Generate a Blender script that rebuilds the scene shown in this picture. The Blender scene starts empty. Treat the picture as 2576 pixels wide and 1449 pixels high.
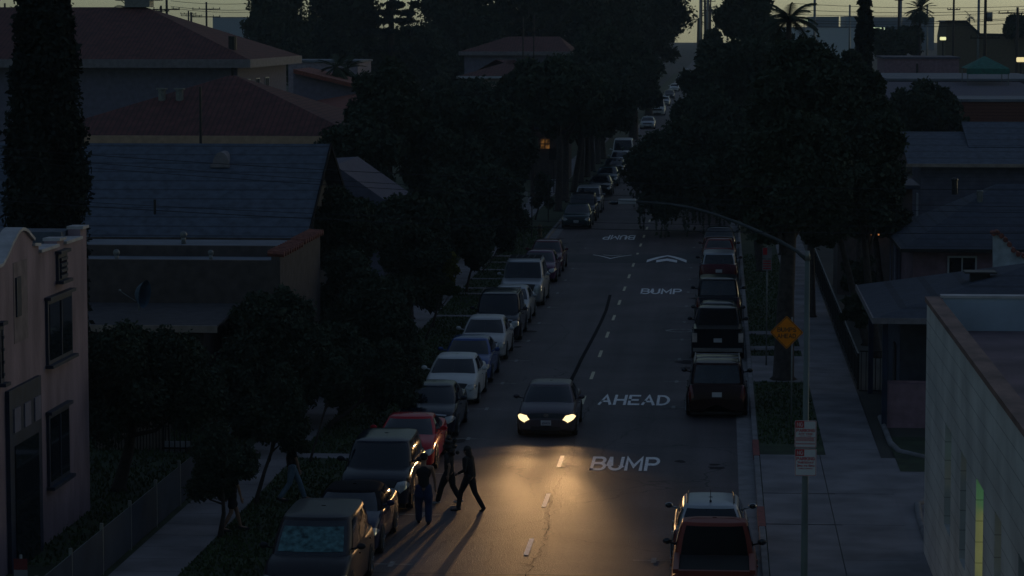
import bpy, bmesh, math, random
import numpy as np
from mathutils import Vector, Matrix, noise as mnoise
R = math.radians
S = bpy.context.scene
C = S.collection
random.seed(7); rng = np.random.default_rng(11)

# ------------------------------------------------------------------ camera
FW = 7008.0; IW, IH = 2576.0, 1449.0          # focal length in units of a 2576 px wide frame
CX, CY = IW/2, IH/2
CAM = Vector((4.55, 0.0, 12.5))
TH = math.atan(664.5/FW); PSI = math.atan(530*math.cos(TH)/FW)
cam = bpy.data.cameras.new('camera'); co = bpy.data.objects.new('camera', cam); C.objects.link(co)
cam.sensor_width = 36; cam.lens = FW/IW*36; cam.clip_start = 0.5; cam.clip_end = 12000
co.location = CAM; co.rotation_euler = (math.pi/2-TH, 0, PSI)
S.camera = co
ROT = co.rotation_euler.to_matrix()
def ray(u, v): return ROT @ Vector(((u-CX)/FW, -(v-CY)/FW, -1.0))
def gp(u, v, z=0.0):
    d = ray(u, v); t = (z-CAM.z)/d.z; return CAM + d*t
def yp(u, v, Y):
    d = ray(u, v); t = (Y-CAM.y)/d.y; return CAM + d*t
def xp(u, v, X):
    d = ray(u, v); t = (X-CAM.x)/d.x; return CAM + d*t

# ------------------------------------------------------------------ world, sun, exposure
SUN_EL, SUN_AZ = R(4.5), R(46)                 # low in the west, ahead and to the right
W = bpy.data.worlds.new('World'); S.world = W; W.use_nodes = True
nt = W.node_tree; nt.nodes.clear()
sky = nt.nodes.new('ShaderNodeTexSky'); sky.sky_type = 'NISHITA'; sky.sun_disc = False
sky.sun_elevation = SUN_EL; sky.sun_rotation = SUN_AZ; sky.altitude = 50
sky.air_density = 1.0; sky.dust_density = 1.0; sky.ozone_density = 2.0
hs = nt.nodes.new('ShaderNodeHueSaturation'); hs.inputs['Saturation'].default_value = 0.85
tint = nt.nodes.new('ShaderNodeMix'); tint.data_type = 'RGBA'; tint.blend_type = 'MULTIPLY'
tint.inputs[0].default_value = 1.0
wtc = nt.nodes.new('ShaderNodeTexCoord'); wsp = nt.nodes.new('ShaderNodeSeparateXYZ'); nt.links.new(wtc.outputs['Generated'], wsp.inputs[0])
band = nt.nodes.new('ShaderNodeValToRGB')      # greenish afterglow low down, dim belt above it, bluer air overhead
e = band.color_ramp.elements
for pos, c in ((.0, (.88, 1.34, 1.90)), (.018, (.88, 1.34, 1.90)), (.07, (.15, .19, .23)), (.26, (.25, .275, .31)), (.60, (.68, .70, .78)), (1.0, (.84, .82, .88))):
    if pos in (0.0,): q = e[0]; q.position = pos
    elif pos == 1.0: q = e[-1]; q.position = pos
    else: q = e.new(pos)
    q.color = (*c, 1)
nt.links.new(wsp.outputs['Z'], band.inputs[0]); nt.links.new(band.outputs[0], tint.inputs[7])
bg = nt.nodes.new('ShaderNodeBackground'); bg.inputs[1].default_value = 0.15
wo = nt.nodes.new('ShaderNodeOutputWorld')
nt.links.new(sky.outputs[0], hs.inputs['Color']); nt.links.new(hs.outputs[0], tint.inputs[6])
nt.links.new(tint.outputs[2], bg.inputs[0]); nt.links.new(bg.outputs[0], wo.inputs[0])
sl = bpy.data.lights.new('sun', 'SUN'); sl.energy = 0.02; sl.angle = R(8); sl.color = (1.0, .78, .5)
so = bpy.data.objects.new('sun', sl); C.objects.link(so)
so.rotation_euler = (R(90)-SUN_EL, 0, -SUN_AZ+math.pi)
S.view_settings.view_transform = 'Standard'; S.view_settings.look = 'None'
S.view_settings.exposure = 0.0; S.view_settings.gamma = 1.0
S.render.engine = 'CYCLES'
S.cycles.max_bounces = 5; S.cycles.diffuse_bounces = 2; S.cycles.glossy_bounces = 3
S.cycles.volume_bounces = 0

# ------------------------------------------------------------------ materials
MT = {}
def mat(name, col, rough=.8, metal=0.0, var=.25, scale=3.0, spec=.5, coat=0.0, bump=0.0, bscale=30.0, emit=None, es=0.0, col2=None, stretch=None, coords='Object'):
    if name in MT: return MT[name]
    m = bpy.data.materials.new(name); m.use_nodes = True; n = m.node_tree
    b = n.nodes['Principled BSDF']
    b.inputs['Roughness'].default_value = rough; b.inputs['Metallic'].default_value = metal
    b.inputs['Specular IOR Level'].default_value = spec; b.inputs['Coat Weight'].default_value = coat
    b.inputs['Coat Roughness'].default_value = .05
    tc = n.nodes.new('ShaderNodeTexCoord'); mp = n.nodes.new('ShaderNodeMapping')
    n.links.new(tc.outputs[coords], mp.inputs[0])
    if stretch: mp.inputs['Scale'].default_value = stretch
    no = n.nodes.new('ShaderNodeTexNoise'); no.inputs['Scale'].default_value = scale; no.inputs['Detail'].default_value = 6
    n.links.new(mp.outputs[0], no.inputs['Vector'])
    cr = n.nodes.new('ShaderNodeValToRGB')
    c1 = [max(0, c*(1-var)) for c in col]; c2 = list(col2) if col2 else [min(1, c*(1+var)) for c in col]
    cr.color_ramp.elements[0].color = (*c1, 1); cr.color_ramp.elements[0].position = .3
    cr.color_ramp.elements[1].color = (*c2, 1); cr.color_ramp.elements[1].position = .7
    n.links.new(no.outputs[0], cr.inputs[0]); n.links.new(cr.outputs[0], b.inputs['Base Color'])
    if bump:
        n2 = n.nodes.new('ShaderNodeTexNoise'); n2.inputs['Scale'].default_value = bscale; n2.inputs['Detail'].default_value = 4
        n.links.new(mp.outputs[0], n2.inputs['Vector'])
        bp = n.nodes.new('ShaderNodeBump'); bp.inputs['Strength'].default_value = bump; bp.inputs['Distance'].default_value = .02
        n.links.new(n2.outputs[0], bp.inputs['Height']); n.links.new(bp.outputs[0], b.inputs['Normal'])
    if emit:
        b.inputs['Emission Color'].default_value = (*emit, 1); b.inputs['Emission Strength'].default_value = es
    MT[name] = m; return m
def banded(name, col, rough, period, axis, dark=.55, var=.2, scale=2.0, width=.12, bump=.6, metal=0):
    """material with fine parallel lines (shingle courses, siding, block joints)"""
    m = mat(name, col, rough, metal, var, scale); n = m.node_tree; b = n.nodes['Principled BSDF']
    if 'banded' in m: return m
    m['banded'] = 1
    tc = n.nodes.new('ShaderNodeTexCoord'); sp = n.nodes.new('ShaderNodeSeparateXYZ'); n.links.new(tc.outputs['Object'], sp.inputs[0])
    d = n.nodes.new('ShaderNodeMath'); d.operation = 'DIVIDE'; n.links.new(sp.outputs['XYZ'.index(axis)], d.inputs[0]); d.inputs[1].default_value = period
    f = n.nodes.new('ShaderNodeMath'); f.operation = 'FRACT'; n.links.new(d.outputs[0], f.inputs[0])
    l = n.nodes.new('ShaderNodeMath'); l.operation = 'LESS_THAN'; n.links.new(f.outputs[0], l.inputs[0]); l.inputs[1].default_value = width
    src = b.inputs['Base Color'].links[0].from_socket
    mx = n.nodes.new('ShaderNodeMix'); mx.data_type = 'RGBA'; mx.blend_type = 'MULTIPLY'
    n.links.new(l.outputs[0], mx.inputs[0]); n.links.new(src, mx.inputs[6]); mx.inputs[7].default_value = (dark, dark, dark, 1)
    n.links.new(mx.outputs[2], b.inputs['Base Color'])
    bp = n.nodes.new('ShaderNodeBump'); bp.inputs['Strength'].default_value = bump; bp.inputs['Distance'].default_value = .02
    n.links.new(f.outputs[0], bp.inputs['Height']); n.links.new(bp.outputs[0], b.inputs['Normal'])
    return m

M_asph = mat('asphalt', (.072, .057, .060), .64, spec=.45, var=.36, scale=.35, bump=.9, bscale=28)
def _speckle(m):
    n = m.node_tree; b = n.nodes['Principled BSDF']
    tc = n.nodes.new('ShaderNodeTexCoord'); v = n.nodes.new('ShaderNodeTexNoise'); v.inputs['Scale'].default_value = 9; v.inputs['Detail'].default_value = 8; v.inputs['Roughness'].default_value = .8
    n.links.new(tc.outputs['Object'], v.inputs['Vector'])
    cr = n.nodes.new('ShaderNodeValToRGB'); cr.color_ramp.elements[0].position = .35; cr.color_ramp.elements[1].position = .68
    cr.color_ramp.elements[0].color = (.5, .5, .5, 1); cr.color_ramp.elements[1].color = (1.0, 1.0, 1.0, 1)
    b.inputs['Coat Weight'].default_value = 0
    n.links.new(v.outputs[0], cr.inputs[0])
    mp2 = n.nodes.new('ShaderNodeMapping'); mp2.inputs['Scale'].default_value = (1.1, .035, 1); n.links.new(tc.outputs['Object'], mp2.inputs[0])
    tr = n.nodes.new('ShaderNodeTexNoise'); tr.inputs['Scale'].default_value = 1.0; tr.inputs['Detail'].default_value = 5; n.links.new(mp2.outputs[0], tr.inputs['Vector'])
    trr = n.nodes.new('ShaderNodeMapRange'); trr.inputs['From Min'].default_value = .35; trr.inputs['From Max'].default_value = .65; trr.inputs['To Min'].default_value = 1.0; trr.inputs['To Max'].default_value = 1.75
    n.links.new(tr.outputs[0], trr.inputs['Value'])
    # cracks: thin lines of a warped voronoi
    w = n.nodes.new('ShaderNodeTexNoise'); w.inputs['Scale'].default_value = .8; w.inputs['Detail'].default_value = 4
    n.links.new(tc.outputs['Object'], w.inputs['Vector'])
    ad = n.nodes.new('ShaderNodeMixRGB'); ad.blend_type = 'ADD'; ad.inputs[0].default_value = 1.0
    n.links.new(tc.outputs['Object'], ad.inputs[1]); n.links.new(w.outputs['Color'], ad.inputs[2])
    vo = n.nodes.new('ShaderNodeTexVoronoi'); vo.feature = 'DISTANCE_TO_EDGE'; vo.inputs['Scale'].default_value = .16
    n.links.new(ad.outputs[0], vo.inputs['Vector'])
    lt = n.nodes.new('ShaderNodeMath'); lt.operation = 'LESS_THAN'; lt.inputs[1].default_value = .0035; n.links.new(vo.outputs['Distance'], lt.inputs[0])
    src = b.inputs['Base Color'].links[0].from_socket
    mx = n.nodes.new('ShaderNodeMix'); mx.data_type = 'RGBA'; mx.blend_type = 'MULTIPLY'; mx.inputs[0].default_value = 1
    mt = n.nodes.new('ShaderNodeVectorMath'); mt.operation = 'MULTIPLY'; n.links.new(src, mt.inputs[0]); n.links.new(trr.outputs[0], mt.inputs[1])
    n.links.new(mt.outputs[0], mx.inputs[6]); n.links.new(cr.outputs[0], mx.inputs[7])
    m2 = n.nodes.new('ShaderNodeMix'); m2.data_type = 'RGBA'; n.links.new(lt.outputs[0], m2.inputs[0])
    n.links.new(mx.outputs[2], m2.inputs[6]); m2.inputs[7].default_value = (.02, .02, .02, 1)
    n.links.new(m2.outputs[2], b.inputs['Base Color'])
_speckle(M_asph)
M_conc = mat('concrete', (.195, .185, .195), .85, var=.34, scale=.7, bump=.3)
M_kerb = mat('kerb_concrete', (.20, .195, .20), .85, var=.25, scale=2)
M_redk = mat('red_kerb_paint', (.22, .045, .035), .7, var=.35, scale=6)
M_grass = mat('grass_soil', (.030, .045, .018), .95, var=.45, scale=1.3)
M_blade = mat('grass_blade', (.045, .075, .022), .9, var=.4, scale=5)
M_earth = mat('earth', (.06, .055, .045), .95, var=.4, scale=.2)
M_paint = mat('road_paint_white', (.86, .85, .82), .6, var=.22, scale=8)
M_yel = mat('road_paint_cream', (.62, .56, .38), .6, var=.25, scale=8)
M_tar = mat('crack_sealer', (.022, .021, .022), .95, spec=.05, var=.2)
M_faint = mat('worn_paint', (.22, .22, .21), .7, var=.6, scale=5)
M_leafs = [mat('leaf_dark', (.055, .072, .050), .95, spec=.06, var=.18, scale=.9), mat('leaf_mid', (.048, .068, .030), .95, spec=.06, var=.18, scale=.9),
           mat('leaf_olive', (.14, .13, .035), .95, spec=.06, var=.18, scale=2), mat('leaf_cypress', (.032, .042, .036), .95, spec=.06, var=.18, scale=1.2)]
M_bark = mat('bark', (.055, .043, .035), .95, var=.4, scale=6, bump=.8, bscale=12)
M_glass = mat('dark_window_glass', (.010, .016, .024), .05, var=.1, spec=.6)
M_white = mat('white_trim', (.55, .55, .56), .6, var=.1)
M_steel = mat('galvanised_steel', (.22, .23, .22), .55, metal=.6, var=.2, scale=5)
M_pole = mat('grey_green_pole', (.12, .145, .135), .6, var=.3, scale=4, stretch=(1, 1, .3))
M_black = mat('black_paint', (.012, .012, .013), .45, var=.2)
M_rub = mat('tyre_rubber', (.012, .012, .012), .85, var=.2)
M_rim = mat('alloy_rim', (.35, .35, .36), .35, metal=.8, var=.1)
M_trim = mat('black_plastic', (.015, .015, .016), .5, var=.1)
M_wood = mat('utility_pole_wood', (.05, .04, .032), .9, var=.3, stretch=(1, 1, .1))

# ------------------------------------------------------------------ mesh helpers
def link(name, me, m=None, parent=None, smooth=False):
    o = bpy.data.objects.new(name, me); C.objects.link(o)
    if m is not None:
        for q in (m if isinstance(m, (list, tuple)) else [m]): me.materials.append(q)
    if parent is not None: o.parent = parent
    if smooth: me.polygons.foreach_set('use_smooth', [True]*len(me.polygons))
    return o
def tag(o, label=None, cat=None, group=None, kind=None):
    if label: o['label'] = label
    if cat: o['category'] = cat
    if group: o['group'] = group
    if kind: o['kind'] = kind
    return o
def empty(name, loc, label, cat, group=None, rz=0):
    o = bpy.data.objects.new(name, None); C.objects.link(o); o.location = loc; o.rotation_euler = (0, 0, rz)
    o.empty_display_size = .3
    return tag(o, label, cat, group)
class MB:
    def __init__(s): s.v = []; s.f = []
    def poly(s, pts):
        i = len(s.v); s.v += [tuple(p) for p in pts]; s.f.append(tuple(range(i, i+len(pts)))); return s
    def box(s, x0, x1, y0, y1, z0, z1):
        return s.hexa([(x0, y0, z0), (x1, y0, z0), (x1, y1, z0), (x0, y1, z0), (x0, y0, z1), (x1, y0, z1), (x1, y1, z1), (x0, y1, z1)])
    def hexa(s, p):
        i = len(s.v); s.v += [tuple(q) for q in p]
        for f in ((3, 2, 1, 0), (4, 5, 6, 7), (0, 1, 5, 4), (1, 2, 6, 5), (2, 3, 7, 6), (3, 0, 4, 7)): s.f.append(tuple(i+k for k in f))
        return s
    def bar(s, a, b, w, h=None):
        h = h or w; a = Vector(a); b = Vector(b); d = (b-a).normalized()
        up = Vector((0, 0, 1)) if abs(d.z) < .9 else Vector((0, 1, 0))
        x = d.cross(up).normalized()*w/2; y = x.cross(d).normalized()*h/2
        return s.hexa([a-x-y, a+x-y, b+x-y, b-x-y, a-x+y, a+x+y, b+x+y, b-x+y])
    def tube(s, pts, rad, n=8, cap=True):
        pts = [Vector(p) for p in pts]; rad = rad if isinstance(rad, (list, tuple)) else [rad]*len(pts)
        base = len(s.v); prev = None
        for k, p in enumerate(pts):
            d = (pts[min(k+1, len(pts)-1)]-pts[max(k-1, 0)]).normalized()
            if prev is None:
                up = Vector((0, 0, 1)) if abs(d.z) < .9 else Vector((1, 0, 0)); x = d.cross(up).normalized()
            else:
                x = (prev - d*prev.dot(d)).normalized()
            prev = x; y = d.cross(x)
            for j in range(n):
                a = 2*math.pi*j/n; s.v.append(tuple(p+(x*math.cos(a)+y*math.sin(a))*rad[k]))
        for k in range(len(pts)-1):
            for j in range(n):
                a = base+k*n+j; b = base+k*n+(j+1) % n; s.f.append((a, b, b+n, a+n))
        if cap:
            s.f.append(tuple(base+j for j in range(n))[::-1]); s.f.append(tuple(base+(len(pts)-1)*n+j for j in range(n)))
        return s
    def prism(s, pts, ext):
        """pts: planar polygon, ext: extrusion vector"""
        n = len(pts); i = len(s.v); e = Vector(ext); s.v += [tuple(Vector(p)) for p in pts]+[tuple(Vector(p)+e) for p in pts]
        s.f.append(tuple(i+k for k in range(n))[::-1]); s.f.append(tuple(i+n+k for k in range(n)))
        for k in range(n): s.f.append((i+k, i+(k+1) % n, i+n+(k+1) % n, i+n+k))
        return s
    def ball(s, c, r, n=10, m=7, sc=(1, 1, 1)):
        c = Vector(c); pts = []; base = len(s.v)
        for a in range(m+1):
            t = math.pi*a/m
            for b in range(n):
                p = 2*math.pi*b/n
                s.v.append((c.x+r*sc[0]*math.sin(t)*math.cos(p), c.y+r*sc[1]*math.sin(t)*math.sin(p), c.z+r*sc[2]*math.cos(t)))
        for a in range(m):
            for b in range(n):
                s.f.append((base+a*n+b, base+(a+1)*n+b, base+(a+1)*n+(b+1) % n, base+a*n+(b+1) % n))
        return s
    def build(s, name, m=None, parent=None, smooth=False, bevel=0):
        me = bpy.data.meshes.new(name); me.from_pydata(s.v, [], s.f); me.validate(); me.update()
        o = link(name, me, m, parent, smooth)
        if bevel:
            b = o.modifiers.new('bevel', 'BEVEL'); b.width = bevel; b.segments = 2; b.limit_method = 'ANGLE'
        return o
def fastmesh(name, verts, quads):
    me = bpy.data.meshes.new(name); n = len(verts); k = len(quads)
    me.vertices.add(n); me.vertices.foreach_set('co', np.asarray(verts, np.float32).ravel())
    me.loops.add(k*4); me.loops.foreach_set('vertex_index', np.asarray(quads, np.int32).ravel())
    me.polygons.add(k); me.polygons.foreach_set('loop_start', np.arange(0, k*4, 4, dtype=np.int32))
    me.polygons.foreach_set('loop_total', np.full(k, 4, np.int32))
    me.update(calc_edges=True); return me
def sheet(name, x0, x1, y0, y1, z, m, kind='structure', nx=1, ny=1):
    v = [(x0+(x1-x0)*i/nx, y0+(y1-y0)*j/ny, z) for j in range(ny+1) for i in range(nx+1)]
    f = [(j*(nx+1)+i, j*(nx+1)+i+1, (j+1)*(nx+1)+i+1, (j+1)*(nx+1)+i) for j in range(ny) for i in range(nx)]
    me = bpy.data.meshes.new(name); me.from_pydata(v, [], f); o = link(name, me, m); tag(o, kind=kind); return o
def copy_tree(o, parent=None):
    c = o.copy(); C.objects.link(c)
    if parent is not None: c.parent = parent
    for ch in list(o.children): copy_tree(ch, c)
    return c
def text_mesh(txt, size, off=0.0, ext=0.0, align='CENTER', res=3):
    cu = bpy.data.curves.new('t', 'FONT'); cu.body = txt; cu.size = size; cu.offset = off; cu.extrude = ext
    cu.align_x = align; cu.align_y = 'CENTER'; cu.resolution_u = res
    o = bpy.data.objects.new('t', cu); C.objects.link(o)
    dg = bpy.context.evaluated_depsgraph_get(); me = bpy.data.meshes.new_from_object(o.evaluated_get(dg))
    bpy.data.objects.remove(o); bpy.data.curves.remove(cu); return me
def fit_text(name, txt, w, h, m, parent, M, off=0.0):
    """text scaled to w x h and placed with matrix M (local xy plane)"""
    me = text_mesh(txt, 1.0, off)
    co_ = np.zeros(len(me.vertices)*3, np.float32); me.vertices.foreach_get('co', co_); co_ = co_.reshape(-1, 3)
    lo = co_.min(0); hi = co_.max(0); sx = w/(hi[0]-lo[0]); sy = h/(hi[1]-lo[1])
    me.transform(M @ Matrix.Diagonal((sx, sy, 1, 1)) @ Matrix.Translation((-(lo[0]+hi[0])/2, -(lo[1]+hi[1])/2, 0)))
    me.materials.clear(); me.name = name
    return link(name, me, m, parent)

def _arc(cx, cy, rx, ry, a0, a1, n=7): return [(cx+rx*math.cos(R(a0+(a1-a0)*i/n)), cy+ry*math.sin(R(a0+(a1-a0)*i/n))) for i in range(n+1)]
GLY = {'A': [[(0, 0), (.36, 1), (.72, 0)], [(.13, .33), (.59, .33)]], 'B': [[(0, 0), (0, 1)], [(0, 1)]+_arc(.42, .76, .24, .24, 90, -90)+[(0, .52)], [(0, .52)]+_arc(.44, .26, .28, .26, 90, -90)+[(0, 0)]],
 'D': [[(0, 0), (0, 1)], [(0, 1)]+_arc(.26, .5, .44, .5, 90, -90)+[(0, 0)]], 'E': [[(.62, 0), (0, 0), (0, 1), (.62, 1)], [(0, .51), (.52, .51)]], 'H': [[(0, 0), (0, 1)], [(.68, 0), (.68, 1)], [(0, .5), (.68, .5)]],
 'M': [[(0, 0), (0, 1), (.42, .28), (.84, 1), (.84, 0)]], 'N': [[(0, 0), (0, 1), (.66, 0), (.66, 1)]], 'O': [_arc(.36, .5, .36, .5, 0, 360, 16)], 'P': [[(0, 0), (0, 1)], [(0, 1)]+_arc(.42, .73, .26, .27, 90, -90)+[(0, .46)]],
 'R': [[(0, 0), (0, 1)], [(0, 1)]+_arc(.42, .75, .24, .25, 90, -90)+[(0, .5)], [(.36, .5), (.68, 0)]], 'S': [_arc(.33, .75, .31, .25, 35, 270, 9)+_arc(.33, .25, .33, .25, 90, -150, 9)], 'U': [[(0, 1), (0, .3)]+_arc(.34, .3, .34, .3, 180, 360, 9)+[(.68, .3), (.68, 1)]],
 'K': [[(0, 0), (0, 1)], [(.64, 1), (0, .42)], [(.22, .60), (.68, 0)]], 'I': [[(.1, 0), (.1, 1)]], 'G': [_arc(.36, .5, .36, .5, 50, 330, 12)+[(.70, .45), (.42, .45)]], 'Y': [[(0, 1), (.34, .5), (.68, 1)], [(.34, .5), (.34, 0)]], 'T': [[(0, 1), (.68, 1)], [(.34, 1), (.34, 0)]],
 '3': [_arc(.3, .75, .28, .25, 140, -90, 8)+_arc(.3, .25, .32, .25, 90, -140, 8)], '5': [[(.6, 1), (.06, 1), (.04, .56)]+_arc(.3, .31, .32, .31, 110, -140, 9)], 'Z': [[(0, 1), (.62, 1), (0, 0), (.62, 0)]], 'L': [[(0, 1), (0, 0), (.58, 0)]], 'W': [[(0, 1), (.2, 0), (.42, .7), (.64, 0), (.84, 1)]], 'C': [_arc(.36, .5, .36, .5, 50, 310, 12)]}
def stroke_text(name, txt, w, h, m, parent, M, sw=.2, st=.001):
    '''block lettering fitted to w x h; sw = stroke width as a share of the height, st = step between strokes that cross'''
    x = 0; Q = []
    for ch in txt:
        if ch == ' ': x += .45; continue
        sm = .7 if ch.islower() else 1.0; g = GLY[ch.upper()]
        Q += [[(x+a*sm, b*sm) for a, b in pl] for pl in g]; x += max(a for pl in g for a, b in pl)*sm+.30
    xs = [p[0] for pl in Q for p in pl]; W0 = max(xs)-min(xs); wx = w/h*1.0
    kx = w/(W0+sw); ky = h/(1+sw); mb = MB(); k = 0; M = M @ Matrix.Diagonal((kx, ky, 1, 1)); x0_ = min(xs)+W0/2
    for pl in Q:
        P = [Vector((a-x0_, b-.5, 0)) for a, b in pl]; n_ = len(P)
        hw = sw/2; L_, Rr = [], []
        for i in range(n_):
            d0 = (P[i]-P[i-1]).normalized() if i else (P[1]-P[0]).normalized(); d1 = (P[i+1]-P[i]).normalized() if i < n_-1 else d0
            t_ = (d0+d1); t_ = t_.normalized() if t_.length > .2 else d0; nn = Vector((-t_.y, t_.x, 0)); c = max(.45, nn.dot(Vector((-d1.y, d1.x, 0))))
            p = P[i]-d0*hw*.9*(i == 0)+d0*hw*.9*(i == n_-1)
            L_.append(p+nn*hw/c); Rr.append(p-nn*hw/c)
        for i in range(n_-1):
            z = (k % 3)*st; mb.poly([M @ (q+Vector((0, 0, z))) for q in (Rr[i], Rr[i+1], L_[i+1], L_[i])])
            k += 1 if n_ < 8 else 0
        k += 1
    return mb.build(name, m, parent)

# ------------------------------------------------------------------ ground and road
KX = 5.53; SWI, SWO = 7.6, 9.15
sheet('ground', -1500, 1500, -200, 1900, -.16, M_earth)
sheet('road', -KX, KX, 20, 1500, 0, M_asph, ny=200)
for s in (-1, 1):
    nm = 'left' if s < 0 else 'right'
    a, b = sorted((s*(KX-.46), s*KX)); sheet('gutter_'+nm, a, b, 20, 700, .004, M_kerb)
    k = MB(); a, b = sorted((s*KX, s*(KX+.16)))
    y = 40
    while y < 700:
        k.box(a, b, y+.006, y+3.994, -.1, .14); y += 4
    tag(k.build('kerb_'+nm, M_kerb, bevel=.02), kind='structure')
    a, b = sorted((s*(KX+.16), s*SWI)); sheet('parkway_'+nm, a, b, 40, 700, .12, M_grass)
    k = MB(); a, b = sorted((s*SWI, s*SWO)); y = 45
    while y < 420:
        k.box(a, b, y+.012, y+1.488, 0, .14); y += 1.5
    tag(k.build('pavement_'+nm, M_conc), kind='structure')
    a, b = sorted((s*SWO, s*80)); sheet('yard_'+nm, a, b, 40, 700, .10, M_grass if s < 0 else M_earth)
# wide concrete apron on the near right, in front of the block building
k = MB()
for j, y in enumerate((46.0, 50.5, 55.0, 59.5, 64.0, 68.6, 73.2)):
    for i in range(2):
        x0 = KX+.17 + i*1.72; k.box(x0+.01, x0+1.71, y+.01, y+4.49 if j < 6 else y+6.6, 0, .145+.002*((i+j) % 2))
tag(k.build('driveway_apron', M_conc), kind='structure')
k = MB(); k.box(SWO, 12.5, 46, 79.4, 0, .142); tag(k.build('forecourt', M_conc), kind='structure')
# red painted kerb ends
for (ya, yb) in ((gp(1920, 1338).y, gp(1920, 1288).y), (gp(1912, 1158).y, gp(1912, 1118).y)):
    o = MB().box(KX-.012, KX+.172, ya, yb, -.02, .148).build('red_kerb', M_redk); tag(o, kind='structure')
BARE = []
# concrete strips that cross the left parkway, and walk pads on the right one
for v in (650, 666, 685, 708, 732, 746, 803, 1163):
    p = gp(1200, v); hwd = .3 if v < 1100 else .42; BARE.append((-1, p.y-hwd, p.y+hwd)); k = MB().box(-SWI+.002, -KX-.165, p.y-hwd, p.y+hwd, .05, .142)
    tag(k.build('stepping_strip', M_conc), kind='structure')
for (va, vb) in ((905, 970), (880, 890), (842, 850)):
    y0, y1 = gp(1950, vb).y, gp(1950, va).y; BARE.append((1, y0, y1))
    tag(MB().box(KX+.165, SWI-.002, y0, y1, .05, .142).build('parkway_pad', M_conc), kind='structure')
# planter kerbs
for pts in ([gp(2214, 1062), gp(2240, 1128), gp(2262, 1150), gp(2330, 1166)], [gp(2332, 1275), gp(2308, 1284), gp(2312, 1320), gp(2340, 1400)]):
    o = MB(); o.tube([Vector((p.x, p.y, .16)) for p in pts], .09, 8)
    tag(o.build('planter_kerb', M_kerb, smooth=True), kind='structure')
sheet('planter_soil', 9.55, 11.5, 77.0, 83.5, .15, M_grass)

# ------------------------------------------------------------------ road markings
def mark(name, pts, m=M_paint, z=.008):
    mb = MB(); mb.poly([(p[0], p[1], z) for p in pts]); o = mb.build(name, m); tag(o, kind='structure'); return o
y0 = gp(1346, 1397).y
for i in range(-3, 60):
    ya = y0+i*6.56
    if 144.5 < ya < 147: continue
    mark('centre_dash', [(-.06, ya), (.06, ya), (.06, ya+2.13), (-.06, ya+2.13)], M_yel if i > 3 else M_paint)
T_Y = [gp(1003, 1420).y + i*6.56 for i in range(-1, 15)]
for y in T_Y:
    for s in (-1, 1):
        if s > 0 and (62 < y-2 < 84): continue
        yy = y + (0 if s < 0 else .9)
        mb = MB(); a = s*2.55; b = s*3.6
        mb.poly([(min(a, b), yy-.045, .008), (max(a, b), yy-.045, .008), (max(a, b), yy+.045, .008), (min(a, b), yy+.045, .008)])
        mb.poly([(s*3.03-.06, yy-.32, .012), (s*3.03+.06, yy-.32, .012), (s*3.03+.06, yy+.32, .012), (s*3.03-.06, yy+.32, .012)])
        tag(mb.build('stall_mark', M_faint), kind='structure')
def road_word(txt, u0, v0, u1, v1, flip=False):
    """a word painted on the road: (u0,v0)-(u1,v1) its bottom-left and top-right in the view"""
    pa = gp(u0, v0); pb = gp(u1, v1); y0, y1 = pa.y, pb.y
    x0 = pa.x; x1 = gp(u1, v0).x if flip is None else pb.x
    w = abs(x1-x0); h = y1-y0
    Mx = Matrix.Translation(((x0+x1)/2, (y0+y1)/2, .009))
    if flip: Mx = Mx @ Matrix.Rotation(math.pi, 4, 'Z')
    o = stroke_text('painted_word', txt, w, h, M_paint, None, Mx, sw=.19, st=.0015); tag(o, kind='structure')
road_word('BUMP', 1482, 1184, 1662, 1151)
road_word('AHEAD', 1503, 1019, 1687, 995)
road_word('BUMP', 1610, 740, 1716, 727)
road_word('BUMP', 1514, 603, 1600, 592, True)
# speed hump with chevrons
yh0, yh1 = gp(1600, 662).y, gp(1600, 640).y
hv = []; NX = 2; NY = 14
for j in range(NY+1):
    t = j/NY
    for i in range(NX+1): hv.append((-KX+.46+(2*KX-.92)*i/NX, yh0+(yh1-yh0)*t, .006+.075*math.sin(math.pi*t)**1.2))
hf = [(j*(NX+1)+i, j*(NX+1)+i+1, (j+1)*(NX+1)+i+1, (j+1)*(NX+1)+i) for j in range(NY) for i in range(NX)]
me = bpy.data.meshes.new('speed_hump'); me.from_pydata(hv, [], hf)
o = link('speed_hump', me, mat('hump_asphalt', (.030, .030, .032), .7, var=.3, scale=1), smooth=True); tag(o, kind='structure')
def hump_z(y): t = min(1, max(0, (y-yh0)/(yh1-yh0))); return .012+.075*math.sin(math.pi*t)**1.2
def chevron(xc, half, ya, yb, wl, solid=False):
    mb = MB(); N = 8
    for s in (-1, 1):
        for k in range(N):
            t0, t1 = k/N, (k+1)/N
            def P(t, o):
                y = ya+(yb-ya)*t + o; return (xc+s*half*(1-t), y, hump_z(y)+.004)
            mb.poly([P(t0, 0), P(t1, 0), P(t1, wl), P(t0, wl)][::s])
    tag(mb.build('chevron', M_paint), kind='structure')
cr = gp(1678, 655); cl = gp(1540, 645)
chevron(cr.x, 1.05, yh0+.25, yh0+3.4, 1.1); chevron(cr.x, .55, yh0+.25, yh0+1.0, 1.05)
chevron(cl.x, 1.05, yh1-1.2, yh1-3.9, .35); chevron(cl.x, .5, yh1-1.2, yh1-2.0, .25)
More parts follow.
